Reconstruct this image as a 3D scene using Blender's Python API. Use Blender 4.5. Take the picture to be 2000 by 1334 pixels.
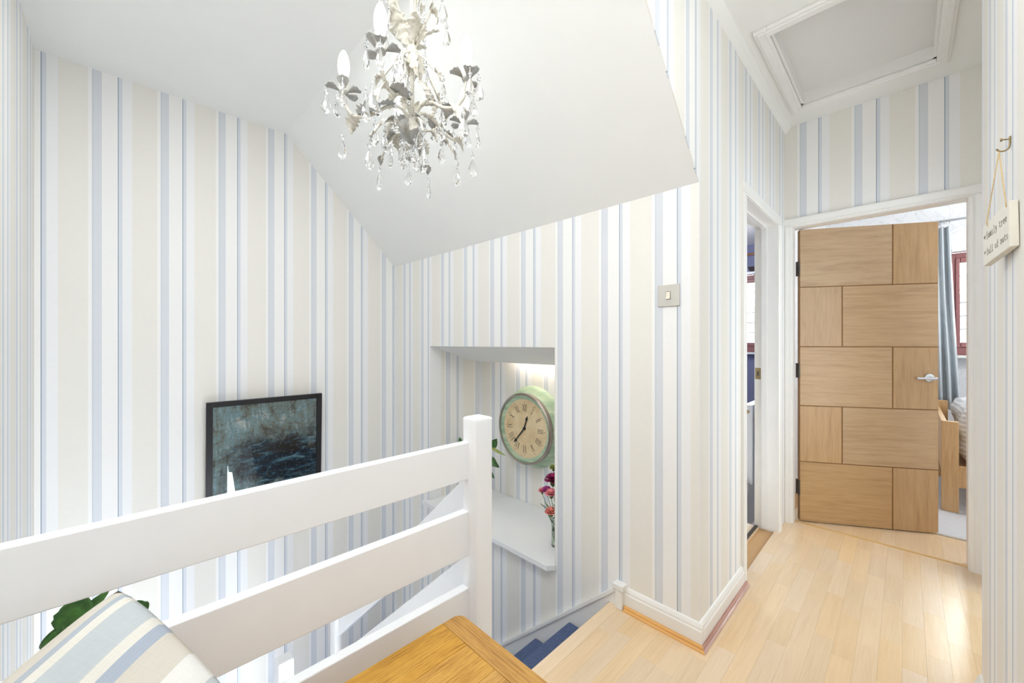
import bpy, bmesh, math, random
from mathutils import Vector, Matrix, Euler, noise as mnoise
random.seed(7)
R = math.radians
PI = math.pi
SC = bpy.context.scene
COL = SC.collection
for o in list(bpy.data.objects):
    bpy.data.objects.remove(o)

# ------------------------------------------------------------------ camera, sky, large lights, exposure
EYE = 1.215
cam = bpy.data.objects.new('camera', bpy.data.cameras.new('camera'))
COL.objects.link(cam)
cam.location = (0, 0, EYE)
cam.rotation_euler = (R(90), 0, R(45.15))
cam.data.sensor_fit = 'HORIZONTAL'
cam.data.sensor_width = 36.0
cam.data.lens = 36.0 * 766.0 / 2000.0
cam.data.shift_y = 3.0 / 2000.0
cam.data.clip_start = 0.02
SC.camera = cam

wd = bpy.data.worlds.new('sky'); SC.world = wd
wd.use_nodes = True
bg = wd.node_tree.nodes['Background']
bg.inputs[0].default_value = (0.86, 0.93, 1.0, 1)
bg.inputs[1].default_value = 22.0

def area(name, loc, rot, sx, sy, power, col):
    l = bpy.data.lights.new(name, 'AREA')
    l.shape = 'RECTANGLE'; l.size = sx; l.size_y = sy
    l.energy = power; l.color = col
    o = bpy.data.objects.new(name, l); COL.objects.link(o)
    o.location = loc; o.rotation_euler = rot
    return o
# daylight through the doorway beside the camera and up the stairwell from the hall below,
# and unseen fill lights added to brighten the landing, stairs and recess
area('doorway_daylight', (0.50, 0.62, 1.10), (R(90), 0, R(90)), 0.80, 1.9, 4.0, (0.70, 0.85, 1.0))
area('recess_fill', (0.75, 2.59, 1.15), (R(90), 0, R(90)), 0.74, 1.7, 15, (0.82, 0.92, 1.0))  # fill added in the unseen room off the recess to brighten the corridor
area('hall_daylight', (-1.62, 0.44, -2.52), (R(180), 0, 0), 1.0, 0.7, 26, (0.88, 0.94, 1.0))
area('landing_fill', (-0.35, -0.05, 2.65), (0, 0, 0), 0.9, 0.4, 16, (0.96, 0.98, 1.0))  # overhead fill added out of view above the camera, no fitting there
area('stairwell_fill', (-1.62, 0.32, 2.655), (0, 0, 0), 0.45, 0.5, 10.5, (0.93, 0.97, 1.0))  # added fill panel, out of view, lifts the stair walls and niche
def point_fill(name, loc, power, rad, col):
    l = bpy.data.lights.new(name, 'POINT'); l.energy = power; l.color = col; l.shadow_soft_size = rad
    o = bpy.data.objects.new(name, l); COL.objects.link(o); o.location = loc; return o
point_fill('bedroom_fill', (1.15, 4.45, 2.15), 40.0, 0.15, (0.97, 0.985, 1.0))  # unseen point light added to lift the bedroom behind the door
point_fill('study_fill', (-1.75, 4.2, 2.05), 32.0, 0.15, (0.94, 0.97, 1.0))  # unseen point light added to brighten the purple room
point_fill('corridor_fill', (0.06, 1.20, 2.28), 5.0, 0.12, (0.90, 0.96, 1.0))  # added fill above the view for the corridor walls and ceiling

SC.view_settings.view_transform = 'Standard'
SC.view_settings.look = 'None'
SC.view_settings.gamma = 1.0
SC.view_settings.use_curve_mapping = False
SC.view_settings.exposure = 0.2
cy = SC.cycles
cy.use_denoising = True
cy.max_bounces = 12; cy.diffuse_bounces = 8; cy.glossy_bounces = 5
cy.transmission_bounces = 10; cy.transparent_max_bounces = 16
cy.caustics_reflective = False; cy.caustics_refractive = False
cy.sample_clamp_indirect = 8.0

# ------------------------------------------------------------------ materials
def lin(c):
    c /= 255.0
    return c / 12.92 if c <= 0.04045 else ((c + 0.055) / 1.055) ** 2.4
def S(r, g, b): return (lin(r), lin(g), lin(b), 1.0)

class NT:
    def __init__(s, name):
        s.m = bpy.data.materials.new(name); s.m.use_nodes = True
        s.t = s.m.node_tree; s.n = s.t.nodes; s.l = s.t.links
        s.b = s.n['Principled BSDF']; s.out = s.n['Material Output']
    def node(s, typ, **kw):
        n = s.n.new(typ)
        for k, v in kw.items(): setattr(n, k, v)
        return n
    def link(s, a, b): s.l.new(a, b)
    def setb(s, **kw):
        for k, v in kw.items(): s.b.inputs[k.replace('_', ' ')].default_value = v
    def math(s, op, a, b=None, c=None):
        n = s.node('ShaderNodeMath', operation=op)
        for i, v in enumerate((a, b, c)):
            if v is None: continue
            if isinstance(v, (int, float)): n.inputs[i].default_value = v
            else: s.link(v, n.inputs[i])
        return n.outputs[0]
    def coord(s, which='Object'): return s.node('ShaderNodeTexCoord').outputs[which]
    def mapping(s, vec, scale=(1, 1, 1), loc=(0, 0, 0), rot=(0, 0, 0)):
        n = s.node('ShaderNodeMapping'); s.link(vec, n.inputs[0])
        n.inputs['Scale'].default_value = scale; n.inputs['Location'].default_value = loc
        n.inputs['Rotation'].default_value = rot
        return n.outputs[0]
    def noise(s, vec, scale, detail=3, rough=0.55, dist=0.0):
        n = s.node('ShaderNodeTexNoise'); s.link(vec, n.inputs['Vector'])
        n.inputs['Scale'].default_value = scale; n.inputs['Detail'].default_value = detail
        n.inputs['Roughness'].default_value = rough; n.inputs['Distortion'].default_value = dist
        return n.outputs['Fac']
    def ramp(s, fac, stops, interp='LINEAR'):
        n = s.node('ShaderNodeValToRGB'); s.link(fac, n.inputs[0])
        cr = n.color_ramp; cr.interpolation = interp
        while len(cr.elements) < len(stops): cr.elements.new(0.5)
        for e, (p, c) in zip(cr.elements, stops):
            e.position = p; e.color = c
        return n.outputs[0]
    def mix(s, fac, a, b, blend='MIX'):
        n = s.node('ShaderNodeMix', data_type='RGBA', blend_type=blend)
        for i, v in ((0, fac), (6, a), (7, b)):
            if isinstance(v, (int, float)): n.inputs[i].default_value = v
            elif isinstance(v, tuple): n.inputs[i].default_value = v
            else: s.link(v, n.inputs[i])
        return n.outputs[2]
    def bump(s, h, strength=0.1, dist=0.01):
        n = s.node('ShaderNodeBump'); s.link(h, n.inputs['Height'])
        n.inputs['Strength'].default_value = strength; n.inputs['Distance'].default_value = dist
        s.link(n.outputs[0], s.b.inputs['Normal'])
    def base(s, sock): s.link(sock, s.b.inputs['Base Color'])

def plain(name, col, rough=0.5, metal=0.0, var=0.0, vscale=20, spec=0.5, bump=0.0):
    m = NT(name); m.setb(Roughness=rough, Metallic=metal)
    m.b.inputs['Specular IOR Level'].default_value = spec
    n = m.noise(m.coord(), vscale, 4)
    d = tuple(max(0, c * (1 - var)) for c in col[:3]) + (1,)
    u = tuple(min(1, c * (1 + var)) for c in col[:3]) + (1,)
    m.base(m.ramp(n, [(0.3, d), (0.7, u)]))
    if bump: m.bump(n, bump, 0.004)
    return m.m

WHITE_P = S(238, 237, 235); BEIGE_P = S(231, 228, 221)
def wallpaper(name, axis, off, period, sign=1):
    m = NT(name); m.setb(Roughness=0.75); m.b.inputs['Specular IOR Level'].default_value = 0.25
    co = m.coord()
    sx = m.node('ShaderNodeSeparateXYZ'); m.link(co, sx.inputs[0])
    a = sx.outputs[axis]
    f = m.math('FRACT', m.math('MULTIPLY', m.math('SUBTRACT', m.math('MULTIPLY', a, float(sign)), off), 1.0 / period))
    p = 0.2735
    st = [(0.0, S(200, 206, 213)), (0.0045 / p, S(213, 216, 221)), (0.0355 / p, WHITE_P),
          (0.0965 / p, S(130, 148, 166)), (0.1000 / p, S(212, 216, 222)), (0.1150 / p, S(235, 235, 235)),
          (0.153 / p, BEIGE_P), (0.258 / p, WHITE_P)]
    c = m.ramp(f, st, 'CONSTANT')
    n = m.noise(m.mapping(co, (60, 60, 60)), 1.0, 4)
    c = m.mix(0.04, c, m.ramp(n, [(0.3, (0.6, 0.6, 0.6, 1)), (0.7, (1, 1, 1, 1))]), 'MULTIPLY')
    m.base(c); m.bump(n, 0.06, 0.002)
    return m.m

M = {}
M['paper_left'] = wallpaper('wallpaper_left', 1, 0.1606, 0.2735)
M['paper_stair'] = wallpaper('wallpaper_stair', 0, -1.037, 0.268)
M['paper_far'] = wallpaper('wallpaper_far', 0, -0.2255, 0.2755)
M['paper_corr'] = wallpaper('wallpaper_corridor', 1, 1.762, 0.256)
M['paper_niche'] = wallpaper('wallpaper_niche', 0, -2.085, 0.277)
M['paper_jamb'] = wallpaper('wallpaper_jamb', 1, 1.785, 0.295)
M['paper_right'] = wallpaper('wallpaper_right', 1, -1.892, 0.2745, -1)
M['paper_back'] = wallpaper('wallpaper_back', 0, 2.33, 0.262, -1)
M['ceiling'] = plain('ceiling_paint', S(236, 236, 233), 0.8, var=0.01, vscale=3, spec=0.2)
M['plaster'] = plain('white_plaster', S(232, 232, 231), 0.8, var=0.01, vscale=6, spec=0.2)
M['gloss'] = plain('white_gloss_paint', S(234, 235, 236), 0.28, var=0.012, vscale=9, bump=0.02)
M['trim'] = plain('white_trim_paint', S(233, 232, 229), 0.35, var=0.012, vscale=12, bump=0.02)
M['hatch'] = plain('hatch_board_paint', S(222, 221, 219), 0.7, var=0.012, vscale=7)
M['joint'] = plain('floor_joint', S(190, 152, 106), 0.8)
M['chrome'] = plain('brushed_steel', S(205, 207, 210), 0.28, 1.0, var=0.03, vscale=80)
M['brass'] = plain('aged_brass', S(150, 130, 95), 0.4, 1.0, var=0.1, vscale=60)
M['dark_metal'] = plain('dark_hinge_metal', S(95, 88, 80), 0.45, 0.8, var=0.1)
M['black'] = plain('black_paint', S(26, 26, 30), 0.35, var=0.1)
M['red_frame'] = plain('red_brown_window_frame', S(150, 98, 98), 0.45, var=0.08, vscale=30)
M['purple'] = plain('purple_grey_wall_paint', S(128, 131, 162), 0.8, var=0.02, vscale=5)
M['study_carpet'] = plain('grey_brown_carpet', S(140, 134, 132), 0.95, var=0.15, vscale=150, bump=0.4)
M['rug'] = plain('pale_grey_rug_pile', S(205, 205, 208), 0.95, var=0.08, vscale=180, bump=0.5)
M['curtain'] = plain('silver_curtain_cloth', S(198, 205, 210), 0.5, var=0.04, vscale=14)
M['string'] = plain('jute_string', S(205, 180, 135), 0.8, var=0.15, vscale=200)
M['soil'] = plain('potting_soil', S(60, 45, 35), 0.95, var=0.3, vscale=90, bump=0.6)
M['pot'] = plain('white_ceramic_pot', S(225, 222, 215), 0.3, var=0.02)
M['lead'] = plain('lead_strip', S(95, 98, 102), 0.5, 0.6)
M['stone'] = plain('garden_paving', S(165, 160, 150), 0.9, var=0.15, vscale=2)
M['render_wall'] = plain('pale_render', S(120, 117, 112), 0.9, var=0.05, vscale=4)
M['roof'] = plain('grey_roof_tile', S(84, 80, 78), 0.8, var=0.2, vscale=6)
M['hedge'] = plain('hedge_green', S(84, 92, 36), 0.9, var=0.5, vscale=9, bump=0.8)

def wood(name, c1, c2, c3, axis, scale=1.0, rough=0.35, rnd=0.0, stretch=14.0, bump=0.08, coat=0.0, fine=(0.36, 0.55), fmix=0.35):
    m = NT(name); m.setb(Roughness=rough)
    m.b.inputs['Coat Weight'].default_value = coat; m.b.inputs['Coat Roughness'].default_value = 0.24
    co = m.coord()
    if rnd:
        oi = m.node('ShaderNodeObjectInfo')
        va = m.node('ShaderNodeVectorMath', operation='SCALE'); va.inputs[0].default_value = (7.3, 11.1, 5.7)
        m.link(oi.outputs['Random'], va.inputs['Scale'])
        vb = m.node('ShaderNodeVectorMath', operation='ADD'); m.link(co, vb.inputs[0]); m.link(va.outputs[0], vb.inputs[1])
        co = vb.outputs[0]
    sc = [stretch * scale] * 3; sc[axis] = scale
    v = m.mapping(co, tuple(sc))
    n1 = m.noise(v, 2.2, 6, 0.6, 0.6)
    sc2 = [70 * scale] * 3; sc2[axis] = 2.2 * scale
    n2 = m.noise(m.mapping(co, tuple(sc2)), 3.0, 4, 0.7)
    c = m.ramp(n1, [(0.28, c3), (0.45, c2), (0.66, c1)])
    c = m.mix(fmix, c, m.ramp(n2, [(fine[0], c3), (fine[1], c1)]), 'MIX')
    if rnd:
        c2n = m.node('ShaderNodeHueSaturation'); m.link(c, c2n.inputs['Color'])
        m.link(m.math('MULTIPLY_ADD', oi.outputs['Random'], rnd, 1.0 - rnd * 0.5), c2n.inputs['Value'])
        m.link(m.math('MULTIPLY_ADD', m.math('FRACT', m.math('MULTIPLY', oi.outputs['Random'], 17.0)), 0.25, 0.85), c2n.inputs['Saturation'])
        c = c2n.outputs[0]
    m.base(c)
    if bump: m.bump(n2, bump, 0.003)
    return m.m
M['beech'] = wood('beech_plank', S(230, 203, 165), S(225, 196, 155), S(217, 185, 142), 1, 1.0, 0.34, rnd=0.09, bump=0.01, coat=1.0)
M['beech_x'] = wood('beech_threshold', S(214, 178, 122), S(206, 168, 112), S(196, 156, 100), 0, 1.0, 0.3, bump=0.02)
M['oak_top'] = wood('oak_top_board', S(206, 160, 86), S(192, 143, 70), S(136, 90, 36), 1, 1.8, 0.4, rnd=0.03, stretch=9, bump=0.15, fine=(0.42, 0.52), fmix=0.55)
M['oak_top_x'] = wood('oak_end_board', S(198, 150, 78), S(182, 134, 64), S(134, 90, 36), 0, 1.8, 0.4, stretch=9, bump=0.15, fine=(0.42, 0.52), fmix=0.5)
M['oak_leg'] = wood('oak_leg', S(200, 152, 80), S(186, 138, 68), S(156, 110, 52), 2, 1.6, 0.42)
M['door_h'] = wood('oak_veneer_across', S(188, 155, 113), S(178, 144, 101), S(156, 121, 80), 0, 1.3, 0.4, rnd=0.07, stretch=16)
M['door_v'] = wood('oak_veneer_upright', S(187, 154, 113), S(177, 143, 101), S(157, 122, 82), 2, 1.3, 0.4, rnd=0.07, stretch=16)
M['door_core'] = plain('oak_groove', S(140, 102, 58), 0.6, var=0.08)
M['bead'] = wood('orange_oak_bead', S(226, 172, 98), S(216, 160, 86), S(198, 140, 70), 0, 1.0, 0.4)
M['bead_red'] = wood('rosewood_bead', S(196, 160, 146), S(176, 128, 112), S(140, 92, 78), 1, 1.0, 0.3)
M['bed_oak'] = wood('bed_oak', S(206, 170, 122), S(194, 156, 108), S(172, 132, 86), 2, 1.2, 0.45)
M['pole_wood'] = wood('brown_pole_wood', S(160, 112, 72), S(146, 98, 60), S(120, 78, 46), 0, 1.0, 0.4)

def carpet_mat():
    m = NT('blue_stair_carpet'); m.setb(Roughness=0.95); m.b.inputs['Specular IOR Level'].default_value = 0.1
    co = m.coord(); n = m.noise(co, 260, 2, 0.8); n2 = m.noise(co, 22, 3)
    c = m.mix(m.math('MULTIPLY', n2, 0.6), m.ramp(n, [(0.3, S(54, 68, 100)), (0.7, S(108, 122, 156))]), S(94, 108, 142))
    m.base(c); m.bump(n, 0.6, 0.004); return m.m
M['carpet'] = carpet_mat()

def glass(name, col=(1, 1, 1, 1), ior=1.5, rough=0.0):
    m = NT(name); m.setb(Roughness=rough, IOR=ior); m.b.inputs['Base Color'].default_value = col
    m.b.inputs['Transmission Weight'].default_value = 1.0; return m.m
M['crystal'] = glass('clear_crystal', (1, 1, 1, 1), 1.46)
M['vase_glass'] = glass('green_tinted_glass', (0.86, 0.93, 0.86, 1), 1.45)
def thin_glass(name, tint=(0.97, 0.99, 0.98, 1)):
    m = NT(name)
    tr = m.node('ShaderNodeBsdfTransparent'); tr.inputs[0].default_value = tint
    gl = m.node('ShaderNodeBsdfGlossy'); gl.inputs['Roughness'].default_value = 0.02
    fr = m.node('ShaderNodeFresnel'); fr.inputs[0].default_value = 1.5
    mx = m.node('ShaderNodeMixShader'); m.link(fr.outputs[0], mx.inputs[0]); m.link(tr.outputs[0], mx.inputs[1]); m.link(gl.outputs[0], mx.inputs[2])
    m.link(mx.outputs[0], m.out.inputs[0]); return m.m
M['pane'] = thin_glass('clear_pane')

def emis(name, col, strength):
    m = NT(name); m.setb(Roughness=0.4); m.b.inputs['Base Color'].default_value = (0.9, 0.9, 0.9, 1)
    m.b.inputs['Emission Color'].default_value = col; m.b.inputs['Emission Strength'].default_value = strength; return m.m
M['bulb'] = emis('lit_bulb', (1.0, 0.97, 0.93, 1), 2.2)
M['strip'] = emis('lit_strip', (1.0, 0.88, 0.74, 1), 22.0)

def cream_metal():
    m = NT('distressed_cream_metal'); m.setb(Roughness=0.55)
    n = m.noise(m.coord(), 45, 5, 0.7)
    m.base(m.ramp(n, [(0.32, S(150, 140, 116)), (0.46, S(214, 209, 196)), (0.7, S(232, 229, 220))])); m.bump(n, 0.1, 0.002); return m.m
M['cream_metal'] = cream_metal()
def shaded_metal():  # darker copy of the cream metal, shade painted into its colour
    m = NT('distressed_cream_metal_shaded'); m.setb(Roughness=0.55)
    n = m.noise(m.coord(), 45, 5, 0.7)
    m.base(m.ramp(n, [(0.3, S(150, 142, 124)), (0.5, S(176, 176, 172)), (0.7, S(200, 199, 194))])); m.bump(n, 0.1, 0.002); return m.m
M['shaded_metal'] = shaded_metal()

def leafmat(name, a, b):
    m = NT(name); m.setb(Roughness=0.38)
    n = m.noise(m.coord(), 30, 4)
    m.base(m.ramp(n, [(0.3, a), (0.7, b)])); m.bump(n, 0.15, 0.004)
    m.b.inputs['Subsurface Weight'].default_value = 0.0; return m.m
M['leaf'] = leafmat('dark_green_leaf', S(32, 68, 24), S(62, 108, 40))
M['leaf_pale'] = leafmat('yellowing_leaf', S(120, 132, 60), S(168, 170, 96))
M['stem'] = leafmat('green_stem', S(64, 92, 44), S(100, 126, 66))
M['petal_dark'] = leafmat('magenta_petal', S(120, 10, 70), S(168, 28, 104))
M['petal_pink'] = leafmat('pink_petal', S(222, 110, 126), S(246, 170, 172))
M['petal_coral'] = leafmat('coral_petal', S(226, 120, 108), S(244, 164, 150))

def cushion_mat():
    m = NT('striped_linen'); m.setb(Roughness=0.9); m.b.inputs['Specular IOR Level'].default_value = 0.15
    co = m.coord(); sx = m.node('ShaderNodeSeparateXYZ'); m.link(co, sx.inputs[0])
    cream = S(213, 210, 200); lb = S(182, 187, 189); gb = S(166, 173, 181); db = S(162, 170, 182); be = S(200, 194, 182); wh = S(218, 216, 211)
    W = 0.34
    st = [(0, be), (0.036, gb), (0.046, cream), (0.059, lb), (0.108, cream), (0.126, db), (0.147, be), (0.198, wh), (0.25, lb), (0.29, cream), (0.305, gb), (0.32, be)]
    f = m.math('MULTIPLY', m.math('ADD', sx.outputs[0], W / 2), 1 / W)
    c = m.ramp(f, [(p / W, k) for p, k in st], 'CONSTANT')
    w1 = m.noise(m.mapping(co, (900, 30, 30)), 1.0, 2); w2 = m.noise(m.mapping(co, (30, 900, 30)), 1.0, 2)
    w = m.math('ADD', m.math('MULTIPLY', w1, 0.5), m.math('MULTIPLY', w2, 0.5))
    c = m.mix(0.25, c, m.ramp(w, [(0.35, (0.72, 0.72, 0.72, 1)), (0.6, (1, 1, 1, 1))]), 'MULTIPLY')
    m.base(c); m.bump(w, 0.25, 0.002); return m.m
M['linen'] = cushion_mat()

def art_mat():
    m = NT('abstract_painting'); m.setb(Roughness=0.6)
    co = m.coord()                       # x: across (0..W), y: up, metres
    sx = m.node('ShaderNodeSeparateXYZ'); m.link(co, sx.inputs[0])
    X, Y = sx.outputs[0], sx.outputs[2]
    n1 = m.noise(m.mapping(co, (9, 9, 5)), 1.0, 8, 0.72, 0.6)
    n2 = m.noise(m.mapping(co, (34, 34, 7)), 1.0, 6, 0.75, 0.2)
    n3 = m.noise(m.mapping(co, (6, 6, 26), rot=(0, R(14), 0)), 1.0, 7, 0.75, 0.8)
    n4 = m.noise(m.mapping(co, (55, 55, 55)), 1.0, 5, 0.8)
    top = m.ramp(m.math('ADD', m.math('MULTIPLY', n1, 0.6), m.math('MULTIPLY', n2, 0.4)),
                 [(0.34, S(56, 58, 60)), (0.43, S(116, 122, 118)), (0.49, S(160, 178, 180)), (0.54, S(150, 192, 208)), (0.61, S(240, 245, 245))])
    top = m.mix(m.ramp(n3, [(0.52, (0, 0, 0, 1)), (0.64, (0.7, 0.7, 0.7, 1))]), top, S(112, 100, 88))
    low = m.ramp(n3, [(0.36, S(16, 20, 30)), (0.50, S(30, 44, 62)), (0.56, S(66, 104, 132)), (0.62, S(140, 190, 216)), (0.70, S(200, 224, 234))])
    # the dark mass: low in the middle, its edge broken by noise
    dx = m.math('MULTIPLY', m.math('SUBTRACT', X, 0.40), 2.3)
    dy = m.math('MULTIPLY', m.math('SUBTRACT', Y, 0.26), 3.8)
    d = m.math('SQRT', m.math('ADD', m.math('MULTIPLY', dx, dx), m.math('MULTIPLY', dy, dy)))
    d = m.math('ADD', d, m.math('MULTIPLY', m.math('SUBTRACT', n1, 0.5), 1.5))
    c = m.mix(m.ramp(d, [(0.55, (0, 0, 0, 1)), (0.95, (1, 1, 1, 1))]), low, top)
    c = m.mix(m.ramp(n4, [(0.55, (0, 0, 0, 1)), (0.64, (0.9, 0.9, 0.9, 1))]), c, m.mix(0.5, c, S(205, 218, 216)))
    c = m.mix(m.ramp(n4, [(0.34, (0.9, 0.9, 0.9, 1)), (0.45, (0, 0, 0, 1))]), c, S(28, 32, 38))
    m.base(c); m.bump(n4, 0.15, 0.003); return m.m
M['art'] = art_mat()

def dial_mat():
    m = NT('aged_dial_paper'); m.setb(Roughness=0.6)
    co = m.coord(); n = m.noise(co, 9, 6, 0.7)
    m.base(m.ramp(n, [(0.3, S(196, 168, 122)), (0.5, S(214, 192, 152)), (0.72, S(226, 208, 172))])); return m.m
M['dial'] = dial_mat()
def green_mat():
    m = NT('worn_mint_enamel'); m.setb(Roughness=0.38)
    n = m.noise(m.mapping(m.coord(), (6, 6, 40)), 1.0, 5, 0.6)
    m.base(m.ramp(n, [(0.35, S(148, 172, 146)), (0.55, S(172, 192, 164)), (0.75, S(206, 212, 180))])); return m.m
M['mint'] = green_mat()
M['bezel'] = plain('copper_steel_bezel', S(160, 150, 142), 0.3, 0.9, var=0.12, vscale=18)
M['sign'] = plain('cream_painted_wood', S(222, 218, 206), 0.6, var=0.03, vscale=30, bump=0.05)
M['sign_edge'] = plain('cream_painted_wood_edge', S(232, 222, 190), 0.6, var=0.03)
M['ink'] = plain('grey_ink', S(128, 124, 118), 0.7)
M['switch_plate'] = plain('brushed_nickel_plate', S(206, 202, 194), 0.4, 0.55, var=0.02, vscale=90)

def damask():
    m = NT('pale_damask_paper'); m.setb(Roughness=0.7)
    co = m.coord(); n = m.noise(m.mapping(co, (5, 5, 5)), 1.0, 2, 0.5, 2.2)
    w = m.math('ABSOLUTE', m.math('SUBTRACT', n, 0.5))
    m.base(m.ramp(w, [(0.010, S(216, 218, 222)), (0.03, S(228, 230, 233))])); return m.m
M['damask'] = damask()
def duvet_mat():
    m = NT('grey_striped_bedding'); m.setb(Roughness=0.85)
    co = m.coord(); sx = m.node('ShaderNodeSeparateXYZ'); m.link(co, sx.inputs[0])
    f = m.math('FRACT', m.math('MULTIPLY', sx.outputs[2], 1 / 0.034))
    m.base(m.ramp(f, [(0, S(238, 239, 239)), (0.5, S(206, 210, 214))], 'CONSTANT'))
    m.bump(m.noise(m.mapping(co, (9, 9, 22)), 1.0, 4, 0.6, 0.8), 0.7, 0.03); return m.m
M['duvet'] = duvet_mat()

# ------------------------------------------------------------------ mesh helpers
def bx(bm, x0, x1, y0, y1, z0, z1, bev=0.0):
    x0, x1 = sorted((x0, x1)); y0, y1 = sorted((y0, y1)); z0, z1 = sorted((z0, z1))
    vs = [bm.verts.new(p) for p in ((x0, y0, z0), (x1, y0, z0), (x1, y1, z0), (x0, y1, z0), (x0, y0, z1), (x1, y0, z1), (x1, y1, z1), (x0, y1, z1))]
    fs = [bm.faces.new([vs[i] for i in f]) for f in ((3, 2, 1, 0), (4, 5, 6, 7), (0, 1, 5, 4), (1, 2, 6, 5), (2, 3, 7, 6), (3, 0, 4, 7))]
    if bev:
        es = list({e for f in fs for e in f.edges})
        bmesh.ops.bevel(bm, geom=es, offset=bev, segments=2, profile=0.5, affect='EDGES')
    return vs
def prism(bm, pts, axis, a, b):
    """polygon pts in the two other axes (in order), extruded along axis from a to b"""
    def mk(p, t):
        q = list(p); q.insert(axis, t); return bm.verts.new(q)
    A = [mk(p, a) for p in pts]; B = [mk(p, b) for p in pts]
    n = len(pts)
    bm.faces.new(A); bm.faces.new(B[::-1])
    for i in range(n): bm.faces.new((A[i], B[i], B[(i + 1) % n], A[(i + 1) % n]))
    bmesh.ops.recalc_face_normals(bm, faces=bm.faces)
def lathe(bm, prof, segs=24, axis='Z', off=(0, 0, 0), flat=1.0):
    rings = []
    off = Vector(off)
    for r, z in prof:
        ring = []
        for k in range(segs):
            a = 2 * PI * k / segs
            p = Vector((r * math.cos(a), r * math.sin(a) * flat, z))
            if axis == 'Y': p = Vector((p.x, p.z, p.y))
            elif axis == 'X': p = Vector((p.z, p.x, p.y))
            ring.append(bm.verts.new(p + off))
        rings.append(ring)
    for A, B in zip(rings, rings[1:]):
        for k in range(segs):
            bm.faces.new((A[k], A[(k + 1) % segs], B[(k + 1) % segs], B[k]))
    for ring in (rings[0], rings[-1]): bm.faces.new(ring)
    bmesh.ops.recalc_face_normals(bm, faces=bm.faces)
def tube(bm, pts, rad, segs=8):
    pts = [Vector(p) for p in pts]; rings = []
    up = Vector((0, 0, 1)); prev = None
    for i, p in enumerate(pts):
        t = (pts[min(i + 1, len(pts) - 1)] - pts[max(i - 1, 0)]).normalized()
        if prev is None:
            a = t.cross(up)
            if a.length < 1e-3: a = t.cross(Vector((1, 0, 0)))
        else:
            a = prev - t * prev.dot(t)
        a.normalize(); prev = a; b = t.cross(a)
        r = rad[i] if isinstance(rad, (list, tuple)) else rad
        rings.append([bm.verts.new(p + (a * math.cos(2 * PI * k / segs) + b * math.sin(2 * PI * k / segs)) * r) for k in range(segs)])
    for A, B in zip(rings, rings[1:]):
        for k in range(segs): bm.faces.new((A[k], A[(k + 1) % segs], B[(k + 1) % segs], B[k]))
    bm.faces.new(rings[0]); bm.faces.new(rings[-1])
    bmesh.ops.recalc_face_normals(bm, faces=bm.faces)
def bez(p, n=10):
    """Catmull-Rom through p"""
    p = [Vector(q) for q in p]; out = []
    for i in range(len(p) - 1):
        a = p[max(i - 1, 0)]; b = p[i]; c = p[i + 1]; d = p[min(i + 2, len(p) - 1)]
        for k in range(n):
            t = k / n
            out.append(0.5 * ((2 * b) + (c - a) * t + (2 * a - 5 * b + 4 * c - d) * t * t + (3 * b - a - 3 * c + d) * t ** 3))
    out.append(p[-1]); return out
def obj(name, bm, mat, parent=None, smooth=False, loc=None, rot=None, kind=None):
    me = bpy.data.meshes.new(name); bm.to_mesh(me); bm.free()
    if isinstance(mat, str): mat = M[mat]
    me.materials.append(mat)
    if smooth:
        for p in me.polygons: p.use_smooth = True
    o = bpy.data.objects.new(name, me); COL.objects.link(o)
    if parent: o.parent = parent
    if loc: o.location = loc
    if rot: o.rotation_euler = rot
    if kind: o['kind'] = kind
    return o
def auto_smooth(o, ang=40):
    me = o.data
    for p in me.polygons: p.use_smooth = True
    bm = bmesh.new(); bm.from_mesh(me)
    for e in bm.edges:
        if len(e.link_faces) == 2 and e.calc_face_angle(0) > R(ang): e.smooth = False
    bm.to_mesh(me); bm.free()
    return o
def new(): return bmesh.new()
def box(name, x0, x1, y0, y1, z0, z1, mat, parent=None, bev=0.0, kind=None, loc=None, rot=None):
    bm = new(); bx(bm, x0, x1, y0, y1, z0, z1, bev)
    return obj(name, bm, mat, parent, kind=kind, loc=loc, rot=rot)
def boxes(name, lst, mat, parent=None, bev=0.0, kind=None):
    bm = new()
    for b in lst: bx(bm, *b, bev)
    return obj(name, bm, mat, parent, kind=kind)
def thing(name, label, cat, loc=(0, 0, 0), rotz=0, group=None, rot=None):
    o = bpy.data.objects.new(name, None); COL.objects.link(o); o.empty_display_size = 0.05
    o.location = loc; o.rotation_euler = rot or (0, 0, rotz)
    o['label'] = label; o['category'] = cat
    if group: o['group'] = group
    return o
def tag(o, label, cat, group=None):
    o['label'] = label; o['category'] = cat
    if group: o['group'] = group
    return o
def struct(o): o['kind'] = 'structure'; return o
def dupl(o, parent, mat4=None, loc=None, rot=None, scale=None):
    c = o.copy(); COL.objects.link(c); c.parent = parent
    if loc is not None: c.location = loc
    if rot is not None: c.rotation_euler = rot
    if scale is not None: c.scale = scale
    if mat4 is not None: c.matrix_local = mat4
    return c

# ------------------------------------------------------------------ the shell
CZ = 2.68; LX = -3.065; SY = 1.64; CX = -0.585; FY = 3.21; BY = -0.31; RX = 0.18; LZ = -2.6
struct(box('wall_left', LX - 0.1, LX, BY, 2.3, LZ, CZ + 0.1, 'paper_left'))
# back wall: open doorway to the hall below
struct(boxes('wall_back', [(LX, -2.2, BY - 0.1, BY, -0.60, CZ), (-2.2, 0.42, BY - 0.1, BY, LZ, CZ)], 'paper_back'))
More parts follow.
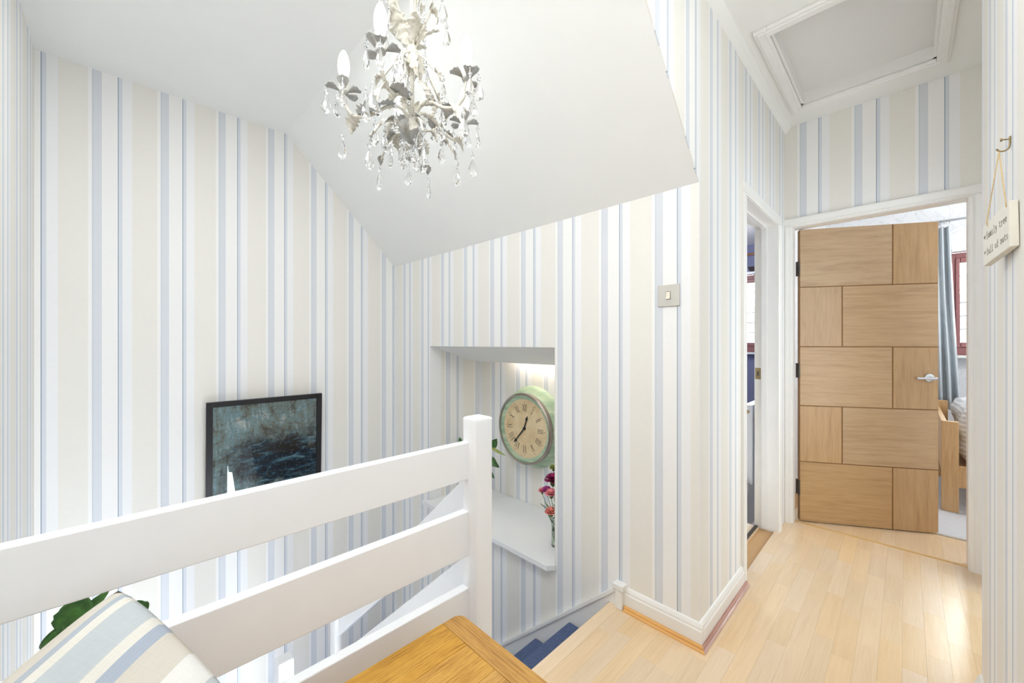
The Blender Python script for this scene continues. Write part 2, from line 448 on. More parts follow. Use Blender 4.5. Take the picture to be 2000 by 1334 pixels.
# stair wall with the niche
struct(boxes('wall_stair', [(LX, -2.52, SY, SY + 0.1, LZ, 1.95), (-1.325, CX - 0.0006, SY, SY + 0.1, LZ, 1.95),
                            (-2.52, -1.325, SY, SY + 0.02, 1.192, 1.95), (-2.52, -1.325, SY, SY + 0.1, LZ, 0.005)], 'paper_stair'))
NY = 2.12
struct(box('wall_niche_back', -2.62, -1.22, NY, NY + 0.05, 0.0, 1.35, 'paper_niche'))
struct(box('wall_niche_left', -2.62, -2.52, SY + 0.1, NY, 0.0, 1.35, 'paper_jamb'))
struct(box('wall_niche_right', -1.325, -1.225, SY + 0.1, NY, 0.0, 1.35, 'plaster'))
bm = new(); prism(bm, [(SY + 0.02, 1.19), (2.03, 1.068), (2.03, 1.12), (2.03, 1.36), (SY + 0.02, 1.36)], 0, -2.52, -1.325)
struct(obj('ceiling_niche', bm, 'plaster'))
struct(box('ceiling_niche_recess', -2.52, -1.325, 2.03, NY, 1.30, 1.36, 'plaster'))
# ceilings
HX0, HX1, HY0, HY1 = -0.455, 0.110, 2.17, 2.965
struct(boxes('ceiling', [(LX - 0.1, HX0, BY - 0.1, FY + 0.1, CZ, CZ + 0.06), (HX1, 0.52, BY - 0.1, FY + 0.1, CZ, CZ + 0.06),
                         (HX0, HX1, BY - 0.1, HY0, CZ, CZ + 0.06), (HX0, HX1, HY1, FY + 0.1, CZ, CZ + 0.06)], 'ceiling'))
bm = new(); prism(bm, [(0.80, CZ + 0.02), (SY + 0.01, CZ - 0.83), (SY + 0.01, CZ - 0.79), (0.84, CZ + 0.02)], 0, LX, CX - 0.005)
struct(obj('ceiling_slope', bm, 'ceiling'))
# corridor wall: triangle over the sloped ceiling, door 2 opening
bm = new(); prism(bm, [(0.82, CZ), (SY + 0.002, CZ - 0.822), (SY + 0.002, CZ)], 0, CX - 0.005, CX)
D2A, D2B, D2H = 2.262, 2.99, 1.978
bx(bm, CX - 0.125, CX, SY + 0.002, D2A, -0.25, CZ)
bx(bm, CX - 0.125, CX, D2B, FY, -0.25, CZ); bx(bm, CX - 0.125, CX, D2A, D2B, D2H, CZ)
struct(obj('wall_corridor', bm, 'paper_corr'))
# far wall with bedroom doorway
DX0, DX1, DH = -0.553, 0.250, 2.01
struct(boxes('wall_far', [(-0.735, DX0, FY, FY + 0.1, -0.25, CZ), (DX1, 0.42, FY, FY + 0.1, -0.25, CZ), (DX0, DX1, FY, FY + 0.1, DH, CZ)], 'paper_far'))
# right wall: doorway beside the camera, then a return into a recess
struct(boxes('wall_right', [(RX, 0.30, BY, 0.22, -0.25, CZ), (RX, 0.30, 1.02, 2.055, -0.25, CZ), (RX, 0.30, 0.22, 1.02, 2.03, CZ)], 'paper_right'))
struct(boxes('wall_right_recess', [(0.32, 0.42, 1.9, 2.20, -0.25, CZ), (0.32, 0.42, 2.98, FY, -0.25, CZ), (0.32, 0.42, 2.20, 2.98, 2.0, CZ)], 'paper_right'))
struct(boxes('wall_fill_room', [(0.42, 2.0, 1.85, 1.90, -0.1, 2.5), (0.42, 2.0, 3.15, 3.20, -0.1, 2.5), (2.0, 2.05, 1.85, 3.20, -0.1, 2.5)], 'plaster'))  # unseen room added so the recess opening can light the corridor
struct(box('ceiling_fill_room', 0.40, 2.05, 1.85, 3.2, 2.5, 2.55, 'ceiling'))
struct(box('floor_fill_room', 0.33, 2.05, 1.85, 3.2, -0.1, -0.002, 'beech'))
# small white room beyond the right doorway
struct(boxes('wall_side_room', [(0.30, 1.6, 0.0, 0.05, 0, 2.5), (0.30, 1.6, 1.30, 1.35, 0, 2.5), (1.6, 1.65, 0.0, 1.35, 0, 2.5)], 'plaster'))
struct(box('ceiling_side_room', 0.30, 1.65, 0.0, 1.35, 2.5, 2.55, 'ceiling'))
struct(box('floor_side_room', RX, 1.65, 0.0, 1.35, -0.1, -0.001, 'beech'))
# stairwell below the landing
struct(boxes('wall_stairwell', [(-1.0, -0.9, BY, 0.80, LZ, -0.25)], 'plaster'))
struct(box('floor_hall', LX, 0.3, BY - 1.2, SY, LZ - 0.1, LZ, 'carpet'))
struct(boxes('wall_hall', [(LX - 0.1, LX, BY - 1.3, BY - 0.1, LZ, -0.5), (LX, -1.9, BY - 1.3, BY - 1.2, LZ, -0.5), (-2.0, -1.9, BY - 1.2, BY - 0.1, LZ, -0.5)], 'plaster'))  # unseen hall shell, added to keep sky light out of the stairwell
struct(box('ceiling_hall', LX, -1.9, BY - 1.3, BY - 0.1, -0.56, -0.5, 'ceiling'))
struct(boxes('wall_bulkhead', [(-2.2, -1.0, BY, 0.02, LZ, -0.60)], 'plaster'))

# landing floor: base slab, individual beech strips, stair nosing
fl = struct(boxes('floor', [(-0.985, 0.42, BY, 1.66, -0.25, -0.012), (CX - 0.10, 0.42, 1.66, 3.26, -0.25, -0.012)], 'joint'))
def plank(x0, x1, y0, y1, parent, mat='beech', g=0.00015):
    bm = new(); bx(bm, x0 + g - (x0 + x1) / 2, x1 - g - (x0 + x1) / 2, y0 + g - (y0 + y1) / 2, y1 - g - (y0 + y1) / 2, -0.012, 0.0)
    return obj('plank', bm, mat, parent, loc=((x0 + x1) / 2, (y0 + y1) / 2, 0))
SW = 0.0655
k = 0
x = -0.928
while x < 0.32:
    ymin = BY if x < 0.30 - SW else 2.0
    ymax = 1.645 if x + SW < CX - 0.0 else 3.248
    y = BY - random.random() * 0.3
    while y < ymax:
        L = random.choice((0.24, 0.30, 0.36, 0.42)) + random.random() * 0.05
        a, b = max(y, ymin), min(y + L, ymax)
        if ymax - b < 0.06: b = ymax
        if b - a > 0.02:
            plank(x, min(x + SW, 0.33), a, b, fl); k += 1
        y = b if b > y + L else y + L
    x += SW
NPLANK = k
bm = new(); prism(bm, [(-0.928, -0.012), (-0.928, 0.0006), (-0.982, 0.0006), (-0.989, -0.006), (-0.989, -0.022), (-0.984, -0.022), (-0.984, -0.012)], 1, 0.878, SY - 0.015)
# (profile is x,z; extruded along y)
obj('stair_nosing', bm, 'beech', fl)
box('landing_edge_board', -0.989, -0.928, BY, 0.878, -0.012, 0.0, 'beech', fl)
struct(box('trim_1', -0.537, 0.234, 3.248, 3.262, -0.012, 0.006, 'beech_x', bev=0.003))
struct(box('trim_2', -0.712, -0.692, D2A, D2B, -0.02, 0.006, 'dark_metal', bev=0.003))

# stairs -------------------------------------------------------------
st = thing('staircase', 'blue carpeted stairs going down from the landing edge between striped wall and white balustrade', 'stairs', (0, 0, 0))
RISE, GO, N0 = 0.205, 0.23, -0.989
def step(pts, z0, z1, name='step'):
    bm = new(); prism(bm, pts, 2, z0, z1); return obj(name, bm, 'carpet', st)
for i in range(1, 6):
    xn = N0 - GO * i; z = -RISE * i
    xb = N0 - GO * (i - 1) + 0.03
    # bullnosed carpet tread with the riser below it
    prof = [(xb, z)]
    for a in range(0, 181, 30):
        prof.append((xn + 0.016 - 0.016 * math.sin(R(a)) , z - 0.016 + 0.016 * math.cos(R(a))))
    prof += [(xn + 0.022, z - 0.033), (xn + 0.022, z - RISE - 0.02), (xb, z - RISE - 0.02)]
    bm = new(); prism(bm, prof, 1, 0.882, SY - 0.025)
    auto_smooth(obj('step', bm, 'carpet', st), 50)
bm = new(); prism(bm, [(-0.96, -0.02), (-0.982, -0.02), (-0.982, -0.22), (-0.96, -0.22)], 1, 0.882, SY - 0.025)
obj('step', bm, 'carpet', st)
xw, yw = -2.14, 0.862
ang = [(LX + 0.02, yw), (LX + 0.02, 1.2), (LX + 0.02, SY - 0.02), (-2.6, SY - 0.02), (xw, SY - 0.02)]
c0 = (-2.2, 0.88)
for i, poly in enumerate(([c0, (xw, SY - 0.025), (-2.6, SY - 0.025)], [c0, (-2.6, SY - 0.025), (LX + 0.01, SY - 0.025), (LX + 0.01, 1.3)], [c0, (LX + 0.01, 1.3), (LX + 0.01, 0.88)])):
    z = -RISE * (6 + i); step(poly, z - RISE - 0.1, z)
for i in range(4):
    z = -RISE * (9 + i); y1 = 0.88 - GO * i
    step([(-2.24, y1), (LX + 0.01, y1), (LX + 0.01, y1 - GO), (-2.24, y1 - GO)], max(z - 2 * RISE, LZ), z)
# wall string (white), part of the stairs
zs = lambda x: 0.098 + 0.89 * (x + 0.939)
bm = new(); prism(bm, [(-0.935, 0.0), (-0.935, 0.101), (-2.2, zs(-2.2)), (-2.2, zs(-2.2) - 0.42), (-0.99, -0.28), (-0.99, 0.0)], 1, SY - 0.018, SY)
struct(obj('trim_3', bm, 'trim'))
bm = new()
d = Vector((-1, 0, -0.89)).normalized(); n = Vector((-0.89, 0, 1)).normalized()
prism(bm, [(-0.93, 0.106), (-2.2, zs(-2.2) + 0.003), (-2.2, zs(-2.2) - 0.016), (-0.93, 0.086)], 1, SY - 0.026, SY)
struct(obj('trim_4', bm, 'trim'))
bm = new(); bx(bm, -0.945, -0.908, SY - 0.034, SY, 0.0, 0.108, 0.004); bx(bm, -0.955, -0.900, SY - 0.040, SY, 0.088, 0.114, 0.004)
struct(obj('trim_5', bm, 'trim'))

# skirtings and beads
def skirt_prof(h, t): return [(0, 0), (t, 0), (t, h - 0.03), (t * 0.75, h - 0.024), (t * 0.75, h - 0.016), (t * 0.35, h - 0.004), (0, h)]
bm = new(); prism(bm, [(SY - a, z) for a, z in skirt_prof(0.098, 0.016)], 0, -0.91, CX + 0.0158)
struct(obj('baseboard_stair', bm, 'trim'))
bm = new(); prism(bm, [(CX + a, z) for a, z in skirt_prof(0.098, 0.016)], 1, SY - 0.001, D2A - 0.056)
struct(obj('baseboard_corridor', bm, 'trim'))
def bead_prof(o, s): return [(o, 0), (o + s * 0.017, 0), (o + s * 0.017, 0.004), (o + s * 0.010, 0.009), (o + s * 0.009, 0.016), (o + s * 0.004, 0.021), (o, 0.021)]
def mitred(prof, axis, a, b, s):
    """prism whose end at b is cut at 45 degrees outward"""
    bm = new(); A = []; B = []
    for o, z in prof:
        ext = abs(o - prof[0][0])
        pa = [o, z]; pa.insert(axis, a); pb = [o, z]; pb.insert(axis, b + s * ext)
        A.append(bm.verts.new(pa)); B.append(bm.verts.new(pb))
    n = len(prof); bm.faces.new(A); bm.faces.new(B[::-1])
    for i in range(n): bm.faces.new((A[i], B[i], B[(i + 1) % n], A[(i + 1) % n]))
    bmesh.ops.recalc_face_normals(bm, faces=bm.faces); return bm
struct(obj('trim_6', mitred(bead_prof(SY - 0.016, -1), 0, -0.905, CX + 0.016, 1), 'bead'))
struct(obj('trim_7', mitred(bead_prof(CX + 0.016, 1), 1, 2.228, SY - 0.016, -1), 'bead_red'))
bm = new(); prism(bm, [(RX - a, z) for a, z in skirt_prof(0.098, 0.016)], 1, 1.08, 2.055)
struct(obj('baseboard_right', bm, 'trim'))

bm = new(); prism(bm, [(CX - 0.001, CZ - 0.042), (CX + 0.004, CZ - 0.040), (CX + 0.018, CZ - 0.028), (CX + 0.034, CZ - 0.006), (CX + 0.036, CZ + 0.001), (CX - 0.001, CZ + 0.001)], 1, 1.50, FY)
struct(obj('trim_14', bm, 'ceiling'))

# ------------------------------------------------------------------ door frames
def arch_prof(w, t):           # across the width (0 = opening side), proud of the wall by t
    return [(0, 0), (0, t * 0.55), (w * 0.10, t * 0.6), (w * 0.16, t * 0.85), (w * 0.3, t * 0.8), (w * 0.75, t), (w * 0.93, t), (w, t * 0.8), (w, 0)]
def frame_trim(name, parts, mat='trim'):
    bm = new()
    for f in parts: f(bm)
    return struct(obj(name, bm, mat))
AW = 0.055
def up_y(xo, s, y, z0, z1, w=AW, t=0.018):   # upright on a wall facing -Y
    return lambda bm: prism(bm, [(xo + s * a, y - b) for a, b in arch_prof(w, t)], 2, z0, z1)
def head_y(x0, x1, y, z, w=AW, t=0.018):
    return lambda bm: prism(bm, [(y - b, z + a) for a, b in arch_prof(w, t)], 0, x0, x1)
def up_x(yo, s, x, z0, z1, w=AW, t=0.018):
    return lambda bm: prism(bm, [(x + b, yo + s * a) for a, b in arch_prof(w, t)], 2, z0, z1)
def head_x(y0, y1, x, z, w=AW, t=0.018):
    return lambda bm: prism(bm, [(x + b, z + a) for a, b in arch_prof(w, t)], 1, y0, y1)
frame_trim('trim_8', [up_y(DX0 + 0.008, -1, FY, 0, DH - 0.0125, 0.04), up_y(DX1 - 0.008, 1, FY, 0, DH - 0.0125), head_y(DX0 - 0.032, DX1 + 0.05, FY, DH - 0.012)])
# lining with a stop bead (bedroom doorway)
frame_trim('trim_9', [lambda bm: (bx(bm, DX0 - 0.001, DX0 + 0.016, FY - 0.002, 3.265, 0, DH - 0.0162), bx(bm, DX1 - 0.016, DX1 + 0.001, FY - 0.002, FY + 0.1, 0, DH - 0.0162),
                                  bx(bm, DX0, DX1, FY - 0.002, FY + 0.1, DH - 0.016, DH + 0.001), bx(bm, DX0 - 0.001, DX0 + 0.006, 3.265, FY + 0.1, 0, DH))])
frame_trim('trim_10', [up_x(D2B - 0.004, 1, CX, 0, D2H - 0.0045, 0.06, 0.016), up_x(D2A + 0.004, -1, CX, 0, D2H - 0.0045, 0.06, 0.016), head_x(D2A - 0.055, D2B + 0.055, CX, D2H - 0.004, 0.056, 0.016)])
t11 = frame_trim('trim_11', [lambda bm: (bx(bm, CX - 0.086, CX + 0.002, D2B - 0.003, D2B + 0.015, 0, D2H - 0.0062), bx(bm, CX - 0.086, CX + 0.002, D2A - 0.015, D2A + 0.003, 0, D2H - 0.0062),
                                         bx(bm, CX - 0.086, CX + 0.002, D2A, D2B, D2H - 0.006, D2H + 0.01), bx(bm, CX - 0.086, CX - 0.0562, D2B - 0.012, D2B - 0.003, 0, D2H - 0.0162),
                                         bx(bm, CX - 0.086, CX - 0.056, D2A, D2B, D2H - 0.016, D2H - 0.006))])
t12 = frame_trim('trim_12', [lambda bm: (bx(bm, CX - 0.128, CX - 0.086, D2B - 0.002, D2B + 0.015, 0, D2H - 0.02), bx(bm, CX - 0.128, CX - 0.086, D2A, D2B, D2H - 0.003, D2H + 0.01))], M['pot'])  # rebate strip in a creamier white, the light on it put into the colour
boxes('strike_plate', [(CX - 0.124, CX - 0.092, D2B - 0.0035, D2B - 0.001, 0.975, 1.050)], 'brass', t12, bev=0.0006)
boxes('strike_hole', [(CX - 0.114, CX - 0.100, D2B - 0.0045, D2B - 0.002, 0.998, 1.028)], 'dark_metal', t12)
# frame of the doorway beside the camera
frame_trim('trim_13', [lambda bm: (bx(bm, RX - 0.016, RX, 0.16, 0.22, 0, 2.09), bx(bm, RX - 0.016, RX, 1.02, 1.08, 0, 2.09), bx(bm, RX - 0.016, RX, 0.16, 1.08, 2.03, 2.09),
                                   bx(bm, RX - 0.001, 0.31, 0.205, 0.222, 0, 2.03), bx(bm, RX - 0.001, 0.31, 1.018, 1.035, 0, 2.03))])

# oak bedroom door: five rows, each of one wide and one narrow panel ---------
door = thing('door_1', 'oak veneer door with staggered panels standing ajar at the corridor end', 'door', (-0.530, 3.312, 0.006), R(31)); struct(door)
DW, DT, DHH = 0.762, 0.040, 1.981
box('door_core', 0, DW, -DT + 0.004, -0.004, 0, DHH, 'door_core', door)
rows = [(0, 0.402), (0.402, 0.783), (0.783, 1.184), (1.184, 1.589), (1.589, DHH)]
for ri, (za, zb) in enumerate(rows):
    sp = 0.522 if ri % 2 == 0 else 0.243
    za2 = za + (0.0035 if ri else 0); zb2 = zb - (0.0035 if ri < 4 else 0)
    for xa, xb in ((0, sp - 0.0035), (sp + 0.0035, DW)):
        wide = xb - xa > 0.4
        for ya, yb in ((-DT, -DT + 0.010), (-0.010, 0)):
            bm = new(); bx(bm, xa, xb, ya, yb, za2, zb2, 0.0012)
            obj('door_panel', bm, 'door_h' if wide else 'door_v', door)
for z in (0.22, 1.02, 1.72):
    bm = new(); lathe(bm, [(0.006, -0.05), (0.006, 0.05)], 10, off=(-0.004, 0.002, z)); bx(bm, -0.005, 0.0015, -DT + 0.002, 0, z - 0.05, z + 0.05)
    obj('hinge', bm, 'dark_metal', door)
for side, yf in ((-1, -DT), (1, 0.0)):
    bm = new(); lathe(bm, [(0.0255, 0), (0.0255, side * 0.007), (0.023, side * 0.009)], 28, 'Y', (0.713, yf, 0.987))
    rz = obj('handle_rose', bm, 'chrome', door); auto_smooth(rz)
    bm = new(); tube(bm, [(0.713, yf, 0.987), (0.713, yf + side * 0.045, 0.987)], 0.009, 12)
    bx(bm, 0.620, 0.726, yf + side * 0.040, yf + side * 0.054, 0.981, 0.994, 0.003)
    obj('handle_lever', bm, 'chrome', rz)

# ------------------------------------------------------------------ loft hatch
h = thing('loft_hatch', 'white framed loft hatch with pale board in the corridor ceiling', 'hatch', (0, 0, CZ))
box('hatch_board', HX0, HX1, HY0, HY1, 0.062, 0.075, 'hatch', h)
for nm, b in (('frame_side', (HX0 - 0.055, HX0, HY0 - 0.06, HY1 + 0.06)), ('frame_side', (HX1, HX1 + 0.05, HY0 - 0.06, HY1 + 0.06)),
              ('frame_end', (HX0, HX1, HY0 - 0.06, HY0)), ('frame_end', (HX0, HX1, HY1, HY1 + 0.06))):
    bm = new(); bx(bm, b[0], b[1], b[2], b[3], -0.018, 0, 0.004)
    e_ = -0.0125 if nm == 'frame_end' else 0.012
    bx(bm, b[0] + e_, b[1] - e_, b[2] + 0.012, b[3] - 0.012, -0.024, -0.016, 0.003)
    obj(nm, bm, 'trim', h)
boxes('reveal', [(HX0 - 0.001, HX0 + 0.012, HY0, HY1, 0, 0.07), (HX1 - 0.012, HX1 + 0.001, HY0, HY1, 0, 0.07),
                 (HX0, HX1, HY0 - 0.001, HY0 + 0.012, 0, 0.07), (HX0, HX1, HY1 - 0.012, HY1 + 0.001, 0, 0.062)], 'trim', h)

# ------------------------------------------------------------------ bedroom and second room
struct(boxes('wall_bedroom_back', [(-0.64, 0.303, 5.6, 5.75, -0.25, CZ), (1.5, 2.4, 5.6, 5.75, -0.25, CZ), (0.303, 1.5, 5.6, 5.75, -0.25, 1.10), (0.303, 1.5, 5.6, 5.75, 2.10, CZ)], 'damask'))
struct(box('wall_bedroom_right', 2.4, 2.5, FY + 0.1, 5.7, -0.25, CZ, 'damask'))
struct(box('wall_bedroom_left', -0.735, -0.64, FY + 0.1, 5.7, -0.25, CZ, 'damask'))
struct(box('wall_bedroom_front', 0.42, 2.5, FY, FY + 0.1, -0.25, CZ, 'damask'))
struct(box('ceiling_bedroom', -0.735, 2.5, FY + 0.1, 5.75, CZ, CZ + 0.06, 'ceiling'))
fb = struct(box('floor_bedroom', -0.735, 2.5, 3.26, 5.7, -0.25, -0.012, 'joint'))
x = -0.57
while x < 0.42:
    yy = 3.264
    for L in (0.2 + random.random() * 0.3, 0.4, 0.6):
        plank(x, x + SW, yy, yy + L, fb); yy += L
    x += SW
tag(box('rug', -0.40, 1.9, 3.665, 5.3, 0.0, 0.014, 'rug', bev=0.005), 'pale grey pile rug on the bedroom floor behind the oak door', 'rug')
struct(boxes('wall_study_back', [(-2.7, -1.50, 5.6, 5.75, -0.25, CZ), (-0.85, -0.735, 5.6, 5.75, -0.25, CZ), (-1.50, -0.85, 5.6, 5.75, -0.25, 1.10), (-1.50, -0.85, 5.6, 5.75, 2.10, CZ)], 'purple'))
struct(box('wall_study_left', -2.8, -2.7, 2.17, 5.7, -0.25, CZ, 'purple'))
struct(box('wall_study_right', -0.745, -0.735, FY, 5.6, -0.25, CZ, 'purple'))
struct(box('ceiling_study', -2.8, -0.735, 2.17, 5.75, 2.45, 2.5, 'ceiling'))
struct(box('floor_study', -2.8, -0.735, 2.17, 5.7, -0.1, -0.004, 'study_carpet'))
struct(box('floor_study_threshold', -0.95, -0.685, D2A, D2B, -0.05, 0.0, 'beech'))

def window(name, x0, x1, z0, z1, y):
    w = bpy.data.objects.new(name, None); COL.objects.link(w); w['kind'] = 'structure'; w.location = (x0, y, z0)
    W, H = x1 - x0, z1 - z0
    boxes('window_frame', [(0, 0.026, 0, 0.07, 0, H), (W - 0.026, W, 0, 0.07, 0, H), (0.026, W - 0.026, 0, 0.07, 0, 0.075), (0.026, W - 0.026, 0, 0.07, H - 0.05, H)], 'red_frame', w, bev=0.004)
    s, q = 0.026, 0.056
    boxes('sash', [(s, q, -0.012, 0.05, 0.075, H - 0.05), (W - q, W - s, -0.012, 0.05, 0.075, H - 0.05), (q, W - q, -0.012, 0.05, 0.075, 0.12), (q, W - q, -0.012, 0.05, H - 0.095, H - 0.05)], 'red_frame', w, bev=0.006)
    g = box('glass', q, W - q, 0.018, 0.024, 0.12, H - 0.095, 'pane', w)
    for i in range(1, 6):
        zz = 0.12 + (H - 0.215) * i / 6
        box('lead_bar', q, W - q, 0.014, 0.028, zz - 0.0035, zz + 0.0035, 'lead', w)
    for i in range(1, 4):
        xx = q + (W - 2 * q) * i / 4
        box('lead_bar', xx - 0.0035, xx + 0.0035, 0.014, 0.028, 0.12, H - 0.095, 'lead', w)
    boxes('window_sill', [(-0.02, W + 0.02, -0.12, 0.0, -0.025, 0.0)], 'gloss', w, bev=0.005)
    boxes('window_head', [(0, W, -0.09, 0.0, H, H + 0.03)], 'gloss', w)
    return w
window('window_1', 0.303, 1.5, 1.10, 2.07, 5.62)
window('window_2', -1.50, -0.85, 1.10, 2.07, 5.62)

# bed
bed = thing('bed', 'light oak single bed with a tall side board and square corner post', 'bed', (0, 0, 0.0))
boxes('corner_post', [(0.178, 0.262, 4.18, 4.215, 0.0145, 0.657)], 'bed_oak', bed, bev=0.003)
boxes('corner_post', [(0.178, 0.262, 5.22, 5.255, 0.0145, 0.70)], 'bed_oak', bed, bev=0.003)
boxes('side_board', [(0.178, 0.206, 4.215, 5.22, 0.30, 0.657)], 'bed_oak', bed, bev=0.003)
boxes('foot_rail', [(0.262, 1.9, 4.20, 4.235, 0.19, 0.34)], 'bed_oak', bed, bev=0.003)
boxes('corner_post', [(1.9, 1.98, 4.18, 4.215, 0.0145, 0.657)], 'bed_oak', bed, bev=0.003)
boxes('slat_base', [(0.21, 1.95, 4.235, 5.2, 0.24, 0.30)], 'bed_oak', bed)
def pillow_bm(W, D, H, nx, ny, wob=0.012, seed=0.0, power=0.35):
    bm = new(); top = []; bot = []
    for s, lst in ((1, top), (-1, bot)):
        for i in range(nx + 1):
            r = []
            for j in range(ny + 1):
                u = i / nx * 2 - 1; v = j / ny * 2 - 1
                e = max(0.0, (1 - u ** 4) * (1 - v ** 4)) ** power
                px = u * W / 2; py = v * D / 2
                q = mnoise.noise(Vector((px * 9 + seed, py * 9, s * 3.0)))
                r.append(bm.verts.new((px, py, s * H / 2 * e + wob * q * e)))
            lst.append(r)
    for i in range(nx):
        for j in range(ny):
            bm.faces.new((top[i][j], top[i + 1][j], top[i + 1][j + 1], top[i][j + 1]))
            bm.faces.new((bot[i][j], bot[i][j + 1], bot[i + 1][j + 1], bot[i + 1][j]))
    bmesh.ops.remove_doubles(bm, verts=bm.verts, dist=0.0005)
    bmesh.ops.recalc_face_normals(bm, faces=bm.faces)
    return bm
bm = new(); bx(bm, -0.80, 0.80, -0.465, 0.465, -0.21, 0.21, 0.085)
bmesh.ops.subdivide_edges(bm, edges=[e for e in bm.edges if e.calc_length() > 0.1], cuts=14, use_grid_fill=True)
bm.normal_update()
for v in bm.verts:
    q = v.co * 7; w = mnoise.noise(q) * 0.022 + mnoise.noise(Vector((q.x * 0.6, q.y * 2.4, q.z * 2.4 + 5))) * 0.014
    v.co += v.normal * w + Vector((0, 0, 0.04 * (1 - (v.co.x / 0.8) ** 2) if v.co.z > 0.05 else 0))
tag(obj('duvet', bm, 'duvet', smooth=True, loc=(1.085, 4.725, 0.545)), 'grey and white striped duvet bulging over the oak bed', 'duvet')

# curtain, pole
def curtain_bm(x0t, x1t, x0b, x1b, zt, zb, folds, amp):
    bm = new(); N, Mz = folds * 12, 14; front = []; back = []
    for k in range(Mz + 1):
        t = k / Mz; z = zt + (zb - zt) * t
        xa = x0t + (x0b - x0t) * t; xb = x1t + (x1b - x1t) * t
        f, b = [], []
        for i in range(N + 1):
            u = i / N
            xx = xa + (xb - xa) * u; yy = math.sin(u * folds * 2 * PI + 0.5 * math.sin(t * 4)) * amp * (0.7 + 0.5 * t) + 0.012 * math.sin(u * 17 + t * 6)
            f.append(bm.verts.new((xx, yy - 0.003, z))); b.append(bm.verts.new((xx, yy + 0.003, z)))
        front.append(f); back.append(b)
    for k in range(Mz):
        for i in range(N):
            bm.faces.new((front[k][i], front[k][i + 1], front[k + 1][i + 1], front[k + 1][i]))
            bm.faces.new((back[k][i], back[k + 1][i], back[k + 1][i + 1], back[k][i + 1]))
    for k in (0, Mz):
        for i in range(N): bm.faces.new((front[k][i], back[k][i], back[k][i + 1], front[k][i + 1]))
    for i in (0, N):
        for k in range(Mz): bm.faces.new((front[k][i], front[k + 1][i], back[k + 1][i], back[k][i]))
    bmesh.ops.recalc_face_normals(bm, faces=bm.faces); return bm
tag(obj('curtain', curtain_bm(0.13, 0.285, 0.14, 0.352, 2.30, 0.60, 4, 0.035), 'curtain', smooth=True, loc=(0, 5.45, 0)), 'silver grey curtain gathered at the left of the bedroom window', 'curtain')
cp = thing('curtain_pole', 'thin chrome curtain pole above the bedroom window', 'curtain pole', (0.1, 5.45, 2.355))
bm = new(); tube(bm, [(0, 0, 0), (1.7, 0, 0)], 0.009, 10); obj('pole', bm, 'chrome', cp, smooth=True)
bm = new(); lathe(bm, [(0.0, -0.03), (0.018, -0.02), (0.02, 0.0), (0.012, 0.015)], 12, 'X'); obj('finial', bm, 'chrome', cp, smooth=True)
for i in range(5):
    bm = new(); a = 0.045 + i * 0.035
    tube(bm, [(a, 0.016 * math.cos(q), -0.008 + 0.02 * math.sin(q)) for q in [2 * PI * j / 12 for j in range(13)]], 0.003, 6); obj('ring', bm, 'chrome', cp)
box('bracket', 0.12, 0.135, 0.0, 0.149, -0.01, 0.01, 'chrome', cp); box('bracket', 1.6, 1.615, 0.0, 0.149, -0.01, 0.01, 'chrome', cp)
cp = thing('curtain_pole', 'brown wooden curtain pole on the purple wall through the narrow doorway', 'curtain pole', (-1.62, 5.5, 2.31))
bm = new(); tube(bm, [(0, 0, 0), (0.85, 0, 0)], 0.014, 10); obj('pole', bm, 'pole_wood', cp, smooth=True)
box('bracket', 0.1, 0.12, 0.0, 0.099, -0.01, 0.01, 'pole_wood', cp); box('bracket', 0.70, 0.72, 0.0, 0.099, -0.01, 0.01, 'pole_wood', cp)
bm = new(); prism(bm, [(-1.40, 2.165), (-0.82, 2.165), (-0.82, 1.95), (-1.20, 1.98), (-1.30, 2.03), (-1.37, 2.10)], 1, 5.545, 5.575)
tag(obj('window_pelmet', bm, plain('dark_brown_cloth', S(52, 44, 44), 0.8)), 'dark brown shaped pelmet above the window of the purple room', 'pelmet')

# radiator on the study side
ra = thing('radiator', 'white panel radiator seen end on through the narrow doorway', 'radiator', (-0.800, 3.17, 0.0))
bm = new(); bx(bm, -0.03, 0.032, 0.0, 1.1, 0.205, 0.765, 0.006)
for i in range(22): bx(bm, -0.036, -0.028, 0.04 + i * 0.047, 0.066 + i * 0.047, 0.24, 0.73)
obj('panel', bm, 'gloss', ra)
bm = new(); bx(bm, -0.026, 0.028, -0.004, 1.104, 0.762, 0.772); obj('top_grille', bm, 'gloss', ra)
bm = new(); lathe(bm, [(0.013, 0), (0.013, -0.006), (0.008, -0.007), (0.008, -0.004)], 16, 'Y', (0.0, 0.002, 0.725)); obj('bleed_plug', bm, 'brass', ra)
bm = new(); lathe(bm, [(0.018, 0.155), (0.02, 0.17), (0.02, 0.235), (0.015, 0.245)], 14, 'Z', (-0.008, -0.03, 0)); obj('valve_cap', bm, 'pot', ra, smooth=True)
bm = new(); tube(bm, [(-0.008, -0.03, -0.003), (-0.008, -0.03, 0.16)], 0.008, 10); bx(bm, -0.02, 0.004, -0.042, -0.018, 0.125, 0.15, 0.003); tube(bm, [(-0.008, -0.03, 0.14), (-0.008, 0.03, 0.22)], 0.009, 8)
obj('valve_pipe', bm, 'chrome', ra)
box('wall_bracket', 0.02, 0.0545, 0.2, 0.24, 0.3, 0.6, 'gloss', ra); box('wall_bracket', 0.02, 0.0545, 0.9, 0.94, 0.3, 0.6, 'gloss', ra)

